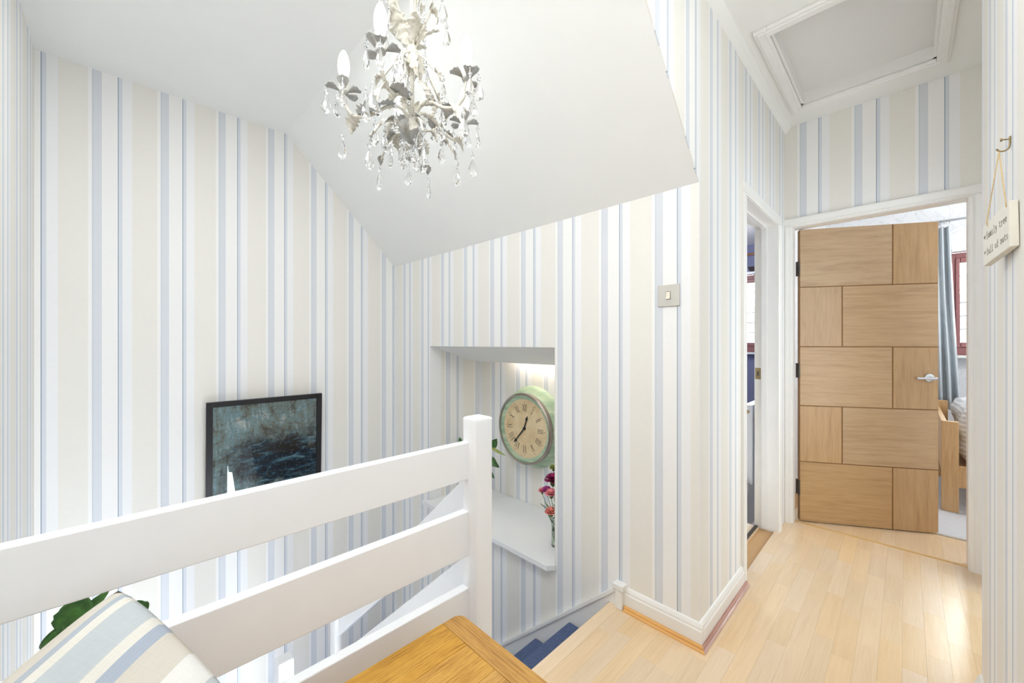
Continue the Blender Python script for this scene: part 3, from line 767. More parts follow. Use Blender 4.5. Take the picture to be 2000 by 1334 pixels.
# outside, seen through the bedroom windows
struct(box('floor_garden', -12, 14, 5.8, 30, -3.1, -2.9, 'stone'))
ho = thing('neighbour_house', 'pale rendered house with grey tiled roof beyond the bedroom window', 'house', (3.0, 15, -2.9))
box('house_wall', -9, 5, 0, 6, 0, 3.6, 'render_wall', ho)
bm = new(); prism(bm, [(-0.5, 3.5), (3, 5.6), (6.5, 3.5)], 0, -9.4, 5.4); obj('roof', bm, 'roof', ho)
for i in range(4):
    wf = box('house_window', -7.5 + i * 3.2, -6.3 + i * 3.2, -0.05, 0.1, 1.7, 2.9, 'trim', ho)
    box('pane', -7.4 + i * 3.2, -6.4 + i * 3.2, -0.06, 0.0, 1.8, 2.8, 'black', wf)
bm = new()
for i in range(60):
    c = Vector((-6 + i * 0.25, 12.5 + random.random() * 0.6, -2.2 + random.random() * 0.5))
    bmesh.ops.create_icosphere(bm, subdivisions=2, radius=0.55 + random.random() * 0.2, matrix=Matrix.Translation(c))
for v in bm.verts: v.co += Vector((mnoise.noise(v.co * 4), mnoise.noise(v.co * 4 + Vector((9, 0, 0))), mnoise.noise(v.co * 4 + Vector((0, 9, 0))))) * 0.18
bx(bm, -6, 9, 12.6, 13.0, -2.95, -1.8)
hd = tag(obj('hedge', bm, 'hedge'), 'yellow green hedge in the garden in front of the pale house', 'hedge')

# ------------------------------------------------------------------ balustrade
ba = thing('balustrade', 'white painted balustrade of square newel posts and wide horizontal rails', 'banister', (0, 0, 0))
def newel(x, y, z0, z1, w=0.07):
    bm = new(); vs = bx(bm, x - w / 2, x + w / 2, y - w / 2, y + w / 2, z0, z1)
    bm.edges.ensure_lookup_table()
    top = [e for e in bm.edges if all(v.co.z > z1 - 1e-4 for v in e.verts)]
    bmesh.ops.bevel(bm, geom=top, offset=0.013, segments=4, profile=0.6, affect='EDGES')
    side = [e for e in bm.edges if abs(e.verts[0].co.x - e.verts[1].co.x) < 1e-5 and abs(e.verts[0].co.y - e.verts[1].co.y) < 1e-5 and abs(e.verts[0].co.z - e.verts[1].co.z) > 0.1]
    bmesh.ops.bevel(bm, geom=side, offset=0.004, segments=2, profile=0.5, affect='EDGES')
    return auto_smooth(obj('newel_post', bm, 'gloss', ba), 30)
NX, NYY = -1.0105, 0.843
newel(NX, NYY, -0.30, 0.971)
newel(-2.19, NYY, -2.6, -0.07)
newel(-2.2, 0.578, -2.6, -0.362)
for z0, z1 in ((0.766, 0.888), (0.515, 0.661), (0.265, 0.410)):
    box('rail', -1.047, -1.015, BY, 0.812, z0, z1, 'gloss', ba, bev=0.0025)
def slope_board(t0, b0):
    bm = new(); xa, xb = -1.043, -2.160; s = 0.875
    prism(bm, [(xa, t0), (xb, t0 - s * (xa - xb)), (xb, b0 - s * (xa - xb)), (xa, b0)], 1, 0.826, 0.858)
    bmesh.ops.bevel(bm, geom=[e for e in bm.edges], offset=0.002, segments=1, affect='EDGES')
    obj('sloping_rail', bm, 'gloss', ba)
slope_board(0.772, 0.612); slope_board(0.505, 0.345); slope_board(0.235, 0.09)
slope_board(0.02, -0.26)

# ------------------------------------------------------------------ niche ledge, lamp, clock, plant, vase
lz = 0.037
le = thing('ledge', 'white painted ledge board at the base of the wall niche', 'shelf', (0, 0, 0))
bm = new(); prism(bm, [(-2.56, SY - 0.045), (-1.345, SY - 0.045), (-1.315, SY - 0.008), (-1.327, SY - 0.001), (-1.327, NY), (-2.518, NY), (-2.518, SY - 0.001), (-2.56, SY - 0.001)], 2, 0.007, lz)
bmesh.ops.bevel(bm, geom=[e for e in bm.edges if e.verts[0].co.z > 0.03 and e.verts[1].co.z > 0.03], offset=0.003, segments=2, affect='EDGES')
obj('ledge_board', bm, 'gloss', le)
sl = tag(box('strip_light', -2.05, -1.40, 2.045, 2.060, 1.14, 1.155, 'strip'), 'warm strip light tucked behind the niche lip above the clock', 'light')

ck = thing('wall_clock', 'round mint green drum wall clock with roman numerals on aged dial', 'clock', (-1.905, NY, 0.61))
bm = new(); lathe(bm, [(0.10, 0.0), (0.290, 0.0), (0.295, -0.008), (0.288, -0.020), (0.272, -0.032), (0.262, -0.040), (0.262, -0.048), (0.266, -0.054), (0.254, -0.066), (0.246, -0.082), (0.246, -0.095), (0.10, -0.095)], 72, 'Y')
auto_smooth(obj('case', bm, 'mint', ck), 25)
bm = new(); lathe(bm, [(0.232, -0.085), (0.250, -0.085), (0.253, -0.100), (0.250, -0.116), (0.242, -0.122), (0.236, -0.118), (0.2355, -0.096)], 72, 'Y')
# open ring: drop the end caps
fs = [f for f in bm.faces if len(f.verts) > 4]; bmesh.ops.delete(bm, geom=fs, context='FACES')
auto_smooth(obj('bezel', bm, 'bezel', ck), 40)
bm = new(); lathe(bm, [(0.2355, -0.110), (0.2355, -0.104), (0.206, -0.098), (0.206, -0.0955), (0.2355, -0.0955)], 72, 'Y')
fs = [f for f in bm.faces if len(f.verts) > 4]; bmesh.ops.delete(bm, geom=fs, context='FACES')
auto_smooth(obj('inner_rim', bm, 'mint', ck), 40)
bm = new(); lathe(bm, [(0.0, -0.0945), (0.207, -0.0945), (0.207, -0.0985), (0.0, -0.0985)], 64, 'Y'); bmesh.ops.remove_doubles(bm, verts=bm.verts, dist=1e-5)
obj('dial', bm, 'dial', ck)
def stroke(bm, p, q, w, y0, y1):
    p = Vector((p[0], p[1])); q = Vector((q[0], q[1])); d = (q - p).normalized(); n = Vector((-d.y, d.x)) * w / 2
    pts = [(p + n), (q + n), (q - n), (p - n)]
    prism(bm, [(a.x, a.y) for a in pts], 1, y0, y1)
NUM = {12: 'XII', 1: 'I', 2: 'II', 3: 'III', 4: 'IIII', 5: 'V', 6: 'VI', 7: 'VII', 8: 'VIII', 9: 'IX', 10: 'X', 11: 'XI'}
WID = {'I': 0.011, 'V': 0.022, 'X': 0.022}
for hnum, txt in NUM.items():
    a = R(90 - hnum * 30); rad = Vector((math.cos(a), math.sin(a))); tan = Vector((math.sin(a), -math.cos(a)))
    tot = sum(WID[c] for c in txt); pos = -tot / 2; bm = new(); Hh = 0.052; r0 = 0.121
    P = lambda t, r: rad * (r0 + r) + tan * t
    for c in txt:
        w = WID[c]
        if c == 'I': stroke(bm, P(pos + w / 2, 0), P(pos + w / 2, Hh), 0.0032, -0.0992, -0.0984)
        elif c == 'V':
            stroke(bm, P(pos + w / 2, 0), P(pos + 0.002, Hh), 0.0034, -0.0992, -0.0984); stroke(bm, P(pos + w / 2, 0), P(pos + w - 0.002, Hh), 0.0018, -0.0992, -0.0984)
        else:
            stroke(bm, P(pos + 0.002, Hh), P(pos + w - 0.002, 0), 0.0034, -0.0992, -0.0984); stroke(bm, P(pos + 0.002, 0), P(pos + w - 0.002, Hh), 0.0018, -0.0992, -0.0984)
        pos += w
    c = P(0, Hh + 0.013)
    lathe(bm, [(0.0032, -0.0984), (0.0032, -0.0992)], 10, 'Y', (c.x, 0, c.y))
    obj('numeral', bm, 'black', ck)
def hand(name, ang, L, tail, tipL):
    bm = new(); a = R(90 - ang); d = Vector((math.cos(a), math.sin(a))); n = Vector((-d.y, d.x))
    pts = [(-tail, 0.004), (0, 0.0055), (L - tipL, 0.0035), (L - tipL + 0.008, 0.011), (L, 0.0008), (L, -0.0008), (L - tipL + 0.008, -0.011), (L - tipL, -0.0035), (0, -0.0055), (-tail, -0.004)]
    prism(bm, [tuple(d * r + n * s) for r, s in pts], 1, -0.106, -0.103); obj(name, bm, 'black', ck)
hand('hour_hand', 18.5, 0.095, 0.01, 0.034); hand('minute_hand', 222, 0.150, 0.012, 0.036)
bm = new(); lathe(bm, [(0.011, -0.098), (0.011, -0.108), (0.006, -0.111)], 16, 'Y'); obj('centre_cap', bm, 'black', ck, smooth=True)

def leaf_bm(L, W, droop=0.3, fold=0.25, serr=0.0, ns=12, nw=3, teeth=7, thick=0.0012):
    """leaf along +X from the origin, width in Y, blade slightly folded, drooping in Z"""
    bm = new(); T = []; Bt = []
    for i in range(ns + 1):
        t = i / ns
        w = W / 2 * (math.sin(PI * min(1, t ** 0.75)) ** 0.8 if 0 < t < 1 else 0.02)
        if serr: w *= 1 - serr * (0.5 + 0.5 * math.cos(2 * PI * teeth * t))
        w = max(w, 0.0006)
        ang = droop * t * 1.6
        x = L * (math.sin(ang) / ang * t if ang > 1e-4 else t); z = -L * t * (1 - math.cos(ang)) / ang if ang > 1e-4 else 0
        r, rb = [], []
        for j in range(-nw, nw + 1):
            s = j / nw
            zz = z + abs(s) * w * fold + 0.0015 * math.sin(t * 25 + abs(s) * 4) * (W / 0.06)
            r.append(bm.verts.new((x, s * w, zz))); rb.append(bm.verts.new((x, s * w, zz - thick)))
        T.append(r); Bt.append(rb)
    m = 2 * nw
    for i in range(ns):
        for j in range(m):
            bm.faces.new((T[i][j], T[i + 1][j], T[i + 1][j + 1], T[i][j + 1])); bm.faces.new((Bt[i][j], Bt[i][j + 1], Bt[i + 1][j + 1], Bt[i + 1][j]))
        for j in (0, m): bm.faces.new((T[i][j], Bt[i][j], Bt[i + 1][j], T[i + 1][j]))
    for i in (0, ns):
        for j in range(m): bm.faces.new((T[i][j], T[i][j + 1], Bt[i][j + 1], Bt[i][j]))
    bmesh.ops.recalc_face_normals(bm, faces=bm.faces); return bm
def frame_to(a, b, face):
    """matrix at a with +X toward b and +Z near direction face"""
    a, b = Vector(a), Vector(b); xx = (b - a).normalized(); f = Vector(face); zz = (f - xx * f.dot(xx)).normalized(); yy = zz.cross(xx)
    return Matrix(((xx.x, yy.x, zz.x, a.x), (xx.y, yy.y, zz.y, a.y), (xx.z, yy.z, zz.z, a.z), (0, 0, 0, 1)))
def pot(parent, r, hgt):
    bm = new(); lathe(bm, [(0.0, 0.0), (r * 0.7, 0.0), (r * 0.74, 0.006), (r * 0.97, hgt - 0.012), (r, hgt - 0.01), (r, hgt), (r * 0.9, hgt), (r * 0.86, hgt - 0.02), (0.0, hgt - 0.02)], 28); bmesh.ops.remove_doubles(bm, verts=bm.verts, dist=1e-5)
    auto_smooth(obj('pot', bm, 'pot', parent), 35)
    bm = new(); lathe(bm, [(r * 0.86, hgt - 0.021), (r * 0.8, hgt - 0.014), (0.001, hgt - 0.012)], 20); obj('soil', bm, 'soil', parent, smooth=True)
def plant_leaf(parent, root, base, tip, W, face=(1, -0.6, 0.5), mat='leaf', droop=0.3, serr=0.0, mid=None):
    L = (Vector(tip) - Vector(base)).length
    o = obj('leaf', leaf_bm(L, W, droop, 0.22, serr), mat, parent, smooth=True); o.matrix_local = frame_to(base, tip, face)
    r, b = Vector(root), Vector(base); m = mid or ((r + b) / 2 + Vector((0, 0, 0.04)))
    bm = new(); tube(bm, bez([r, m, b], 6), 0.0022, 6); obj('stem', bm, 'stem', parent, smooth=True)
CAMD = (1.0, -0.9, 0.25)
pl = thing('potted_plant', 'green leafy pot plant on the niche ledge behind the newel post', 'plant', (-2.285, 1.9, lz))
pot(pl, 0.062, 0.11)
for base, tip, W, mt in (((-0.18, 0.0, 0.395), (-0.285, 0.0, 0.405), 0.055, 'leaf'), ((0.16, 0.0, 0.42), (0.215, 0.0, 0.485), 0.060, 'leaf'), ((0.155, 0, 0.42), (0.295, 0, 0.392), 0.022, 'leaf_pale'),
                         ((0.13, 0, 0.34), (0.222, 0, 0.295), 0.058, 'leaf'), ((0.10, 0, 0.26), (0.188, 0, 0.205), 0.04, 'leaf'), ((0.12, 0.03, 0.31), (0.19, 0.05, 0.27), 0.04, 'leaf'),
                         ((-0.03, 0.02, 0.40), (-0.06, 0.05, 0.47), 0.05, 'leaf'), ((0.02, -0.03, 0.36), (0.05, -0.08, 0.43), 0.05, 'leaf'), ((-0.06, -0.04, 0.28), (-0.11, -0.08, 0.24), 0.045, 'leaf'), ((0.04, -0.05, 0.22), (0.08, -0.11, 0.19), 0.045, 'leaf')):
    plant_leaf(pl, (0.01 * random.uniform(-1, 1), 0.01, 0.095), base, tip, W, CAMD, mt, 0.25, mid=(base[0] * 0.45, base[1] * 0.4, 0.1 + (base[2] - 0.1) * 0.65))

pl = thing('potted_plant', 'large leaved green pot plant in the stairwell behind the striped cushion', 'plant', (-1.70, -0.05, -0.60))
pot(pl, 0.075, 0.15)
Z = 0.60
lv = [((0, -0.059, 0.385 + Z), (0, -0.033, 0.485 + Z), 0.088, 0.10, 0.12), ((0, -0.070, 0.410 + Z), (0.02, -0.127, 0.352 + Z), 0.024, 0.75, 0), ((0, -0.062, 0.400 + Z), (0.02, -0.118, 0.345 + Z), 0.036, 0.35, 0),
      ((0, -0.028, 0.425 + Z), (0, 0.024, 0.468 + Z), 0.026, 0.15, 0), ((0, 0.080, 0.408 + Z), (0.01, 0.120, 0.374 + Z), 0.014, 0.7, 0), ((0, 0.092, 0.394 + Z), (0.01, 0.110, 0.374 + Z), 0.026, 0.2, 0), ((0, 0.050, 0.426 + Z), (0, 0.075, 0.420 + Z), 0.016, 0.3, 0),
      ((-0.02, -0.02, 0.33 + Z), (-0.05, -0.09, 0.36 + Z), 0.05, 0.3, 0), ((0.02, 0.05, 0.28 + Z), (0.05, 0.13, 0.26 + Z), 0.06, 0.3, 0), ((-0.03, 0.03, 0.30 + Z), (-0.12, 0.06, 0.30 + Z), 0.06, 0.3, 0), ((0.03, -0.02, 0.26 + Z), (0.10, -0.06, 0.24 + Z), 0.06, 0.3, 0)]
for b, t, W, dr, se in lv:
    plant_leaf(pl, (0.01 * random.uniform(-1, 1), 0.01 * random.uniform(-1, 1), 0.13), b, t, W, (1, 0.05, 0.35), 'leaf', dr, se, mid=(b[0] * 0.5, b[1] * 0.35 + 0.01, 0.13 + (b[2] - 0.13) * 0.6))

VX, VY = -1.435, 1.80
va = thing('glass_jar', 'slim glass jar of water holding pink and magenta carnations on niche ledge', 'vase', (VX, VY, lz))
bm = new(); lathe(bm, [(0.0, 0.0), (0.034, 0.0), (0.036, 0.006), (0.036, 0.11), (0.031, 0.135), (0.033, 0.15), (0.030, 0.15), (0.028, 0.135), (0.033, 0.108), (0.033, 0.008), (0.0, 0.006)], 28); bmesh.ops.remove_doubles(bm, verts=bm.verts, dist=1e-5)
auto_smooth(obj('jar', bm, 'vase_glass', va), 35)
bm = new(); lathe(bm, [(0.0, 0.0075), (0.0325, 0.0085), (0.0325, 0.09), (0.0, 0.09)], 24); bmesh.ops.remove_doubles(bm, verts=bm.verts, dist=1e-5); obj('water', bm, glass('vase_water', (0.9, 0.95, 0.86, 1), 1.33), va)
def carnation(label, head, r, mat, stem_base):
    c = thing('carnation', label, 'flower', (VX, VY, lz), group=None)
    hd = Vector(head)
    bm = new(); tube(bm, bez([stem_base, (Vector(stem_base) + hd) / 2 + Vector((0, 0, 0.015)), hd - Vector((0, 0, r * 0.6))], 6), 0.0017, 6); obj('stem', bm, 'stem', c, smooth=True)
    bm = new(); lathe(bm, [(0.002, -r * 0.75), (r * 0.32, -r * 0.5), (r * 0.36, 0.0), (r * 0.3, 0.004)], 10, off=hd); obj('calyx', bm, 'stem', c, smooth=True)
    bm = new()
    for ly in range(4):
        n = 9 - ly
        for k in range(n):
            a = 2 * PI * (k + 0.5 * ly) / n + random.random() * 0.3; el = R(8 + 24 * ly)
            P = []
            for i in range(4):
                t = i / 3; rr = r * t; sp = 0.45 * t * r
                d = Vector((math.cos(a) * math.cos(el), math.sin(a) * math.cos(el), math.sin(el) * (0.85 if t > 0.5 else 1))); s = Vector((-math.sin(a), math.cos(a), 0))
                ru = random.uniform(-1, 1) * 0.14 * r * t
                P.append([bm.verts.new(hd + d * rr + s * sp * q + Vector((0, 0, ru * (1 if q else -1)))) for q in (-1, 0, 1)])
            for A, B in zip(P, P[1:]):
                for q in (0, 1): bm.faces.new((A[q], B[q], B[q + 1], A[q + 1]))
    bmesh.ops.remove_doubles(bm, verts=bm.verts, dist=1e-5)
    o = obj('petals', bm, mat, c, smooth=True); sm = o.modifiers.new('solid', 'SOLIDIFY'); sm.thickness = 0.0008
    for k in range(2):
        b = Vector(stem_base).lerp(hd, 0.45 + 0.2 * k); t = b + Vector((random.uniform(-0.05, 0.05), random.uniform(-0.03, 0.03), 0.03))
        o = obj('leaf', leaf_bm((t - b).length, 0.006, 0.5, 0.2, 0, 6, 1), 'stem', c, smooth=True); o.matrix_local = frame_to(b, t, (1, -1, 0.3))
carnation('deep magenta carnation, topmost bloom in the jar on the ledge', (0.0, -0.04, 0.385), 0.048, 'petal_dark', (0.004, 0, 0.02))
carnation('bright pink carnation just under the magenta bloom in the jar', (0.012, -0.07, 0.318), 0.036, 'petal_pink', (0.008, -0.006, 0.02))
carnation('coral carnation low down close above the jar rim', (-0.002, -0.055, 0.205), 0.036, 'petal_coral', (0.0, -0.012, 0.02))
carnation('small half open pink carnation reaching left from the jar', (-0.085, -0.035, 0.300), 0.024, 'petal_pink', (-0.008, 0, 0.02))
carnation('purple pink carnation between the magenta and coral blooms', (-0.040, -0.045, 0.318), 0.030, plain('purple_petal', S(176, 60, 140), 0.5, var=0.2), (-0.004, 0.006, 0.02))
carnation('pale green carnation bud standing above the magenta bloom', (-0.02, -0.01, 0.445), 0.024, 'leaf_pale', (0.002, 0.008, 0.02))

# ------------------------------------------------------------------ framed picture
PW, PH = 0.672, 0.72
pc = thing('framed_picture', 'dark abstract blue and grey painting in a black frame on striped wall', 'picture', (LX + 0.004, 0.365, 0.850 - PH), rot=(0, R(2.0), 0))
# local: x out of the wall, y across, z up
fw = 0.033
for nm, b in (('frame_side', (0.004, 0.028, 0, fw, 0, PH)), ('frame_side', (0.004, 0.028, PW - fw, PW, 0, PH)), ('frame_rail', (0.004, 0.028, fw, PW - fw, 0, fw)), ('frame_rail', (0.004, 0.028, fw, PW - fw, PH - fw, PH))):
    box(nm, *b, 'black', pc, bev=0.0015)
bm = new(); bx(bm, 0, PW - 2 * fw, 0, 0.006, 0, PH - 2 * fw)
obj('painting', bm, 'art', pc, loc=(0.014, fw, fw), rot=(0, 0, R(90)))
box('glass', 0.016, 0.018, fw, PW - fw, fw, PH - fw, 'pane', pc)
boxes('backing', [(0.002, 0.007, 0.01, PW - 0.01, 0.01, PH - 0.01)], 'black', pc)

# ------------------------------------------------------------------ light switch
sw = thing('light_switch', 'square brushed nickel light switch on the striped wall near the corner', 'switch', (-0.708, SY, 1.416))
bm = new(); bx(bm, -0.046, 0.046, -0.006, 0, -0.046, 0.046, 0.0018); obj('plate', bm, 'switch_plate', sw)
bm = new(); bx(bm, -0.0105, 0.0105, -0.0066, -0.004, -0.0175, 0.0175, 0.002); obj('surround', bm, 'dark_metal', sw)
bm = new(); prism(bm, [(-0.005, -0.015), (-0.0105, -0.015), (-0.0072, 0.015), (-0.005, 0.015)], 0, -0.0082, 0.0082); obj('rocker', bm, plain('polished_rocker', S(238, 226, 208), 0.3, 0.2), sw)

# ------------------------------------------------------------------ hanging sign and hook
SGL, SGH = 0.205, 0.106
sg = thing('hanging_sign', 'small cream wooden family tree sign hanging by string on right wall', 'sign')
sd = Vector((-0.100, 0.995, -0.070)).normalized()         # from the near end to the far end: the far end swings out from the wall
sn = sd.cross(Vector((0, 0, 1))).normalized(); su = sn.cross(sd)
so = Vector((0.146, 1.628, 1.419))
sg.matrix_world = Matrix(((sn.x, sd.x, su.x, so.x), (sn.y, sd.y, su.y, so.y), (sn.z, sd.z, su.z, so.z), (0, 0, 0, 1)))
# local: y runs toward the camera as -y ; face looks along -x
box('board', -0.001, 0.013, -SGL, 0, 0, SGH, 'sign', sg, bev=0.0015)
FONT = {'a': [[(0, .5), (.3, .62), (.5, .5), (.5, .05), (.6, 0)], [(.5, .35), (.15, .35), (0, .18), (.15, 0), (.5, .12)]],
        'e': [[(0, .32), (.55, .32), (.5, .52), (.28, .62), (.05, .5), (0, .3), (.08, .08), (.3, 0), (.55, .08)]],
        'f': [[(.55, .95), (.35, 1), (.25, .85), (.25, 0)], [(0, .6), (.5, .6)], [(.05, 0), (.45, 0)]],
        'i': [[(.05, .6), (.28, .6), (.28, 0)], [(0, 0), (.55, 0)], [(.28, .8), (.28, .88)]],
        'l': [[(.05, 1), (.28, 1), (.28, 0)], [(0, 0), (.55, 0)]],
        'm': [[(0, .6), (.08, .6), (.08, 0)], [(.08, .5), (.2, .62), (.3, .5), (.3, 0)], [(.3, .5), (.45, .62), (.54, .5), (.54, 0)], [(0, 0), (.14, 0)], [(.48, 0), (.6, 0)]],
        'n': [[(.0, .6), (.1, .6), (.1, 0)], [(.1, .45), (.3, .62), (.48, .5), (.48, 0)], [(0, 0), (.2, 0)], [(.38, 0), (.58, 0)]],
        'o': [[(.28, 0), (.05, .12), (0, .3), (.05, .5), (.28, .62), (.5, .5), (.56, .3), (.5, .12), (.28, 0)]],
        'r': [[(0, .6), (.15, .6), (.15, 0)], [(.15, .4), (.32, .6), (.55, .55)], [(0, 0), (.35, 0)]],
        's': [[(.5, .52), (.3, .62), (.05, .5), (.12, .36), (.42, .28), (.52, .14), (.3, 0), (.02, .1)]],
        't': [[(.2, .85), (.2, .12), (.35, 0), (.55, .08)], [(0, .6), (.5, .6)]],
        'u': [[(0, .6), (.1, .6), (.1, .12), (.25, 0), (.48, .15)], [(.4, .6), (.48, .6), (.48, 0), (.58, 0)]],
        'y': [[(.05, .6), (.28, .05)], [(.52, .6), (.2, -.25), (.02, -.25)], [(0, .6), (.15, .6)], [(.42, .6), (.58, .6)]]}
def write(txt, x, z, size):
    for ch in txt:
        if ch != ' ':
            bm = new()
            for pl_ in FONT[ch]:
                for a, b in zip(pl_, pl_[1:]):
                    p = Vector((-(x + a[0] * size), z + a[1] * size)); q = Vector((-(x + b[0] * size), z + b[1] * size))
                    dd = (q - p).normalized(); nn = Vector((-dd.y, dd.x)) * 0.0006
                    prism(bm, [tuple(v) for v in (p + nn, q + nn, q - nn, p - nn)], 0, -0.0016, -0.0008)
            obj('letter', bm, 'ink', sg)
        x += size * 0.78
write('my', 0.012, 0.071, 0.009); write('family tree', 0.034, 0.064, 0.0185)
write('is', 0.012, 0.030, 0.009); write('full of nuts', 0.034, 0.022, 0.0175)
# string: two legs up to the hook
hkw = Vector((0.161, 1.532, 1.6865)); hk = sg.matrix_world.inverted() @ hkw
for ya in (-0.045, -0.190):
    bm = new(); tube(bm, [(-0.0015, ya, SGH - 0.010), (-0.0022, ya, SGH + 0.002), tuple((Vector((-0.0022, ya, SGH + 0.002)) + hk) / 2), tuple(hk)], 0.0013, 6); obj('string', bm, 'string', sg, smooth=True)
hw = thing('wall_hook', 'tiny brass picture hook holding the string of the wooden sign', 'hook', (RX, 1.532, 1.698))
bm = new(); tube(bm, bez([(-0.002, 0, 0.02), (-0.003, 0, -0.004), (-0.009, 0, -0.012), (-0.018, 0, -0.011), (-0.023, 0, -0.004)], 5), 0.0018, 8); obj('hook_plate', bm, 'brass', hw, smooth=True)
bm = new(); tube(bm, [(0.004, 0, 0.012), (-0.014, 0, 0.016)], 0.0016, 8); lathe(bm, [(0.004, -0.014), (0.004, -0.017)], 10, 'X', (0, 0, 0.016)); obj('nail', bm, 'brass', hw)

# ------------------------------------------------------------------ oak bench with cushion
TX0, TX1, TY0, TY1, TZ = -0.905, -0.47, -0.28, 0.690, 0.44
tb = thing('oak_bench', 'low oak bench table with rounded corners beside the white balustrade', 'bench', (0, 0, 0))
def round_board(x0, x1, y0, y1, z0, z1, corners, r=0.028):
    pts = []
    for (cx, cy_, a0, key) in ((x1, y1, 0, 'ne'), (x0, y1, 90, 'nw'), (x0, y0, 180, 'sw'), (x1, y0, 270, 'se')):
        if key in corners:
            ox = cx - r if 'e' in key else cx + r; oy = cy_ - r if 'n' in key else cy_ + r
            for k in range(7):
                a = R(a0 + 15 * k); pts.append((ox + r * math.cos(a), oy + r * math.sin(a)))
        else: pts.append((cx, cy_))
    bm = new(); prism(bm, pts, 2, z0, z1)
    es = [e for e in bm.edges if abs(e.verts[0].co.z - e.verts[1].co.z) < 1e-5]
    bmesh.ops.bevel(bm, geom=es, offset=0.0015, segments=2, affect='EDGES')
    return bm
EB = 0.062
auto_smooth(obj('end_board', round_board(TX0, TX1, TY1 - EB, TY1, TZ - 0.026, TZ, ('ne', 'nw')), 'oak_top_x', tb), 30)
auto_smooth(obj('end_board', round_board(TX0, TX1, TY0, TY0 + EB, TZ - 0.026, TZ, ('se', 'sw')), 'oak_top_x', tb), 30)
nb = 4; wb = (TX1 - TX0) / nb
for i in range(nb):
    box('top_board', TX0 + wb * i + 0.0002, TX0 + wb * (i + 1) - 0.0002, TY0 + EB + 0.0003, TY1 - EB - 0.0003, TZ - 0.026, TZ, 'oak_top', tb, bev=0.0006)
for xa in (TX0 + 0.03, TX1 - 0.08):
    for ya in (TY0 + 0.03, TY1 - 0.08): box('leg', xa, xa + 0.05, ya, ya + 0.05, 0, TZ - 0.026, 'oak_leg', tb, bev=0.003)
boxes('apron', [(TX0 + 0.04, TX0 + 0.06, TY0 + 0.08, TY1 - 0.08, TZ - 0.10, TZ - 0.026), (TX1 - 0.06, TX1 - 0.04, TY0 + 0.08, TY1 - 0.08, TZ - 0.10, TZ - 0.026),
                (TX0 + 0.08, TX1 - 0.08, TY0 + 0.04, TY0 + 0.06, TZ - 0.10, TZ - 0.026), (TX0 + 0.08, TX1 - 0.08, TY1 - 0.06, TY1 - 0.04, TZ - 0.10, TZ - 0.026)], 'oak_leg', tb)

CW = 0.33; al = R(54)
cu = thing('cushion', 'striped linen cushion in cream and grey blue leaning on the rail', 'cushion')
up = Vector((-math.sin(al), 0, math.cos(al))); nrm = Vector((math.cos(al), 0, math.sin(al))); yy = Vector((0, 1, 0))
th = R(40)
ey = (yy * math.cos(th) + up * math.sin(th))      # along the upper left edge, toward the tip
ex = (yy * math.sin(th) - up * math.cos(th))      # from that edge into the cushion (square to it)
SHX, SHY = math.cos(R(13)), math.sin(R(13))      # the linen has sagged out of square
tip = Vector((-0.996, -0.001, 0.788))
cen = tip + ex * (CW / 2 * SHX) - ey * (CW / 2 + CW / 2 * SHY)
ez = ex.cross(ey)
cu.matrix_world = Matrix(((ex.x, ey.x, ez.x, cen.x), (ex.y, ey.y, ez.y, cen.y), (ex.z, ey.z, ez.z, cen.z), (0, 0, 0, 1)))
bm = pillow_bm(CW, CW, 0.10, 28, 28, 0.006, 2.0, 0.5)
for v in bm.verts:
    q = 1 - 0.07 * (abs(v.co.x * v.co.y) / (CW * CW / 4)) ** 3; v.co.x *= q; v.co.y *= q
for v in bm.verts: v.co.x, v.co.y = v.co.x * SHX, v.co.y - v.co.x * SHY
obj('cover', bm, 'linen', cu, smooth=True)

# ------------------------------------------------------------------ chandelier
CH = Vector((-1.022, 0.6035, 0))
ch = thing('chandelier', 'cream metal five arm chandelier with leaves, candle bulbs and crystal drops', 'chandelier', (CH.x, CH.y, CZ))
def Zc(z): return z - CZ
fwd = Vector((-math.sin(R(45.15)), math.cos(R(45.15)), 0)); rgt = Vector((math.cos(R(45.15)), math.sin(R(45.15)), 0))
def dirn(deg): return -fwd * math.cos(R(deg)) - rgt * math.sin(R(deg))
bm = new(); lathe(bm, [(0.006, Zc(1.84)), (0.006, Zc(2.36))], 12); lathe(bm, [(0.012, Zc(2.055)), (0.014, Zc(2.065)), (0.014, Zc(2.078)), (0.010, Zc(2.088))], 14)
obj('centre_stem', bm, 'cream_metal', ch, smooth=True)
bm = new(); lathe(bm, [(0.004, Zc(1.7885)), (0.006, Zc(1.783)), (0.0065, Zc(1.790)), (0.004, Zc(1.796)), (0.010, Zc(1.800)), (0.014, Zc(1.803)), (0.015, Zc(1.807)), (0.026, Zc(1.815)), (0.034, Zc(1.829)), (0.039, Zc(1.846)), (0.040, Zc(1.851)), (0.034, Zc(1.853)), (0.008, Zc(1.845))], 28)
auto_smooth(obj('hub_bowl', bm, 'shaded_metal', ch), 50)
bm = new(); lathe(bm, [(0.006, Zc(2.62)), (0.05, Zc(2.645)), (0.058, Zc(2.66)), (0.06, Zc(2.68))], 28); obj('ceiling_rose', bm, 'cream_metal', ch, smooth=True)
for i in range(11):
    z = 2.37 + i * 0.0245; bm = new(); q = [2 * PI * j / 12 for j in range(13)]
    pts = [(0.008 * math.cos(t), 0.0, Zc(z) + 0.015 * math.sin(t)) if i % 2 else (0.0, 0.008 * math.cos(t), Zc(z) + 0.015 * math.sin(t)) for t in q]
    tube(bm, pts, 0.0018, 6); obj('chain_link', bm, 'cream_metal', ch)

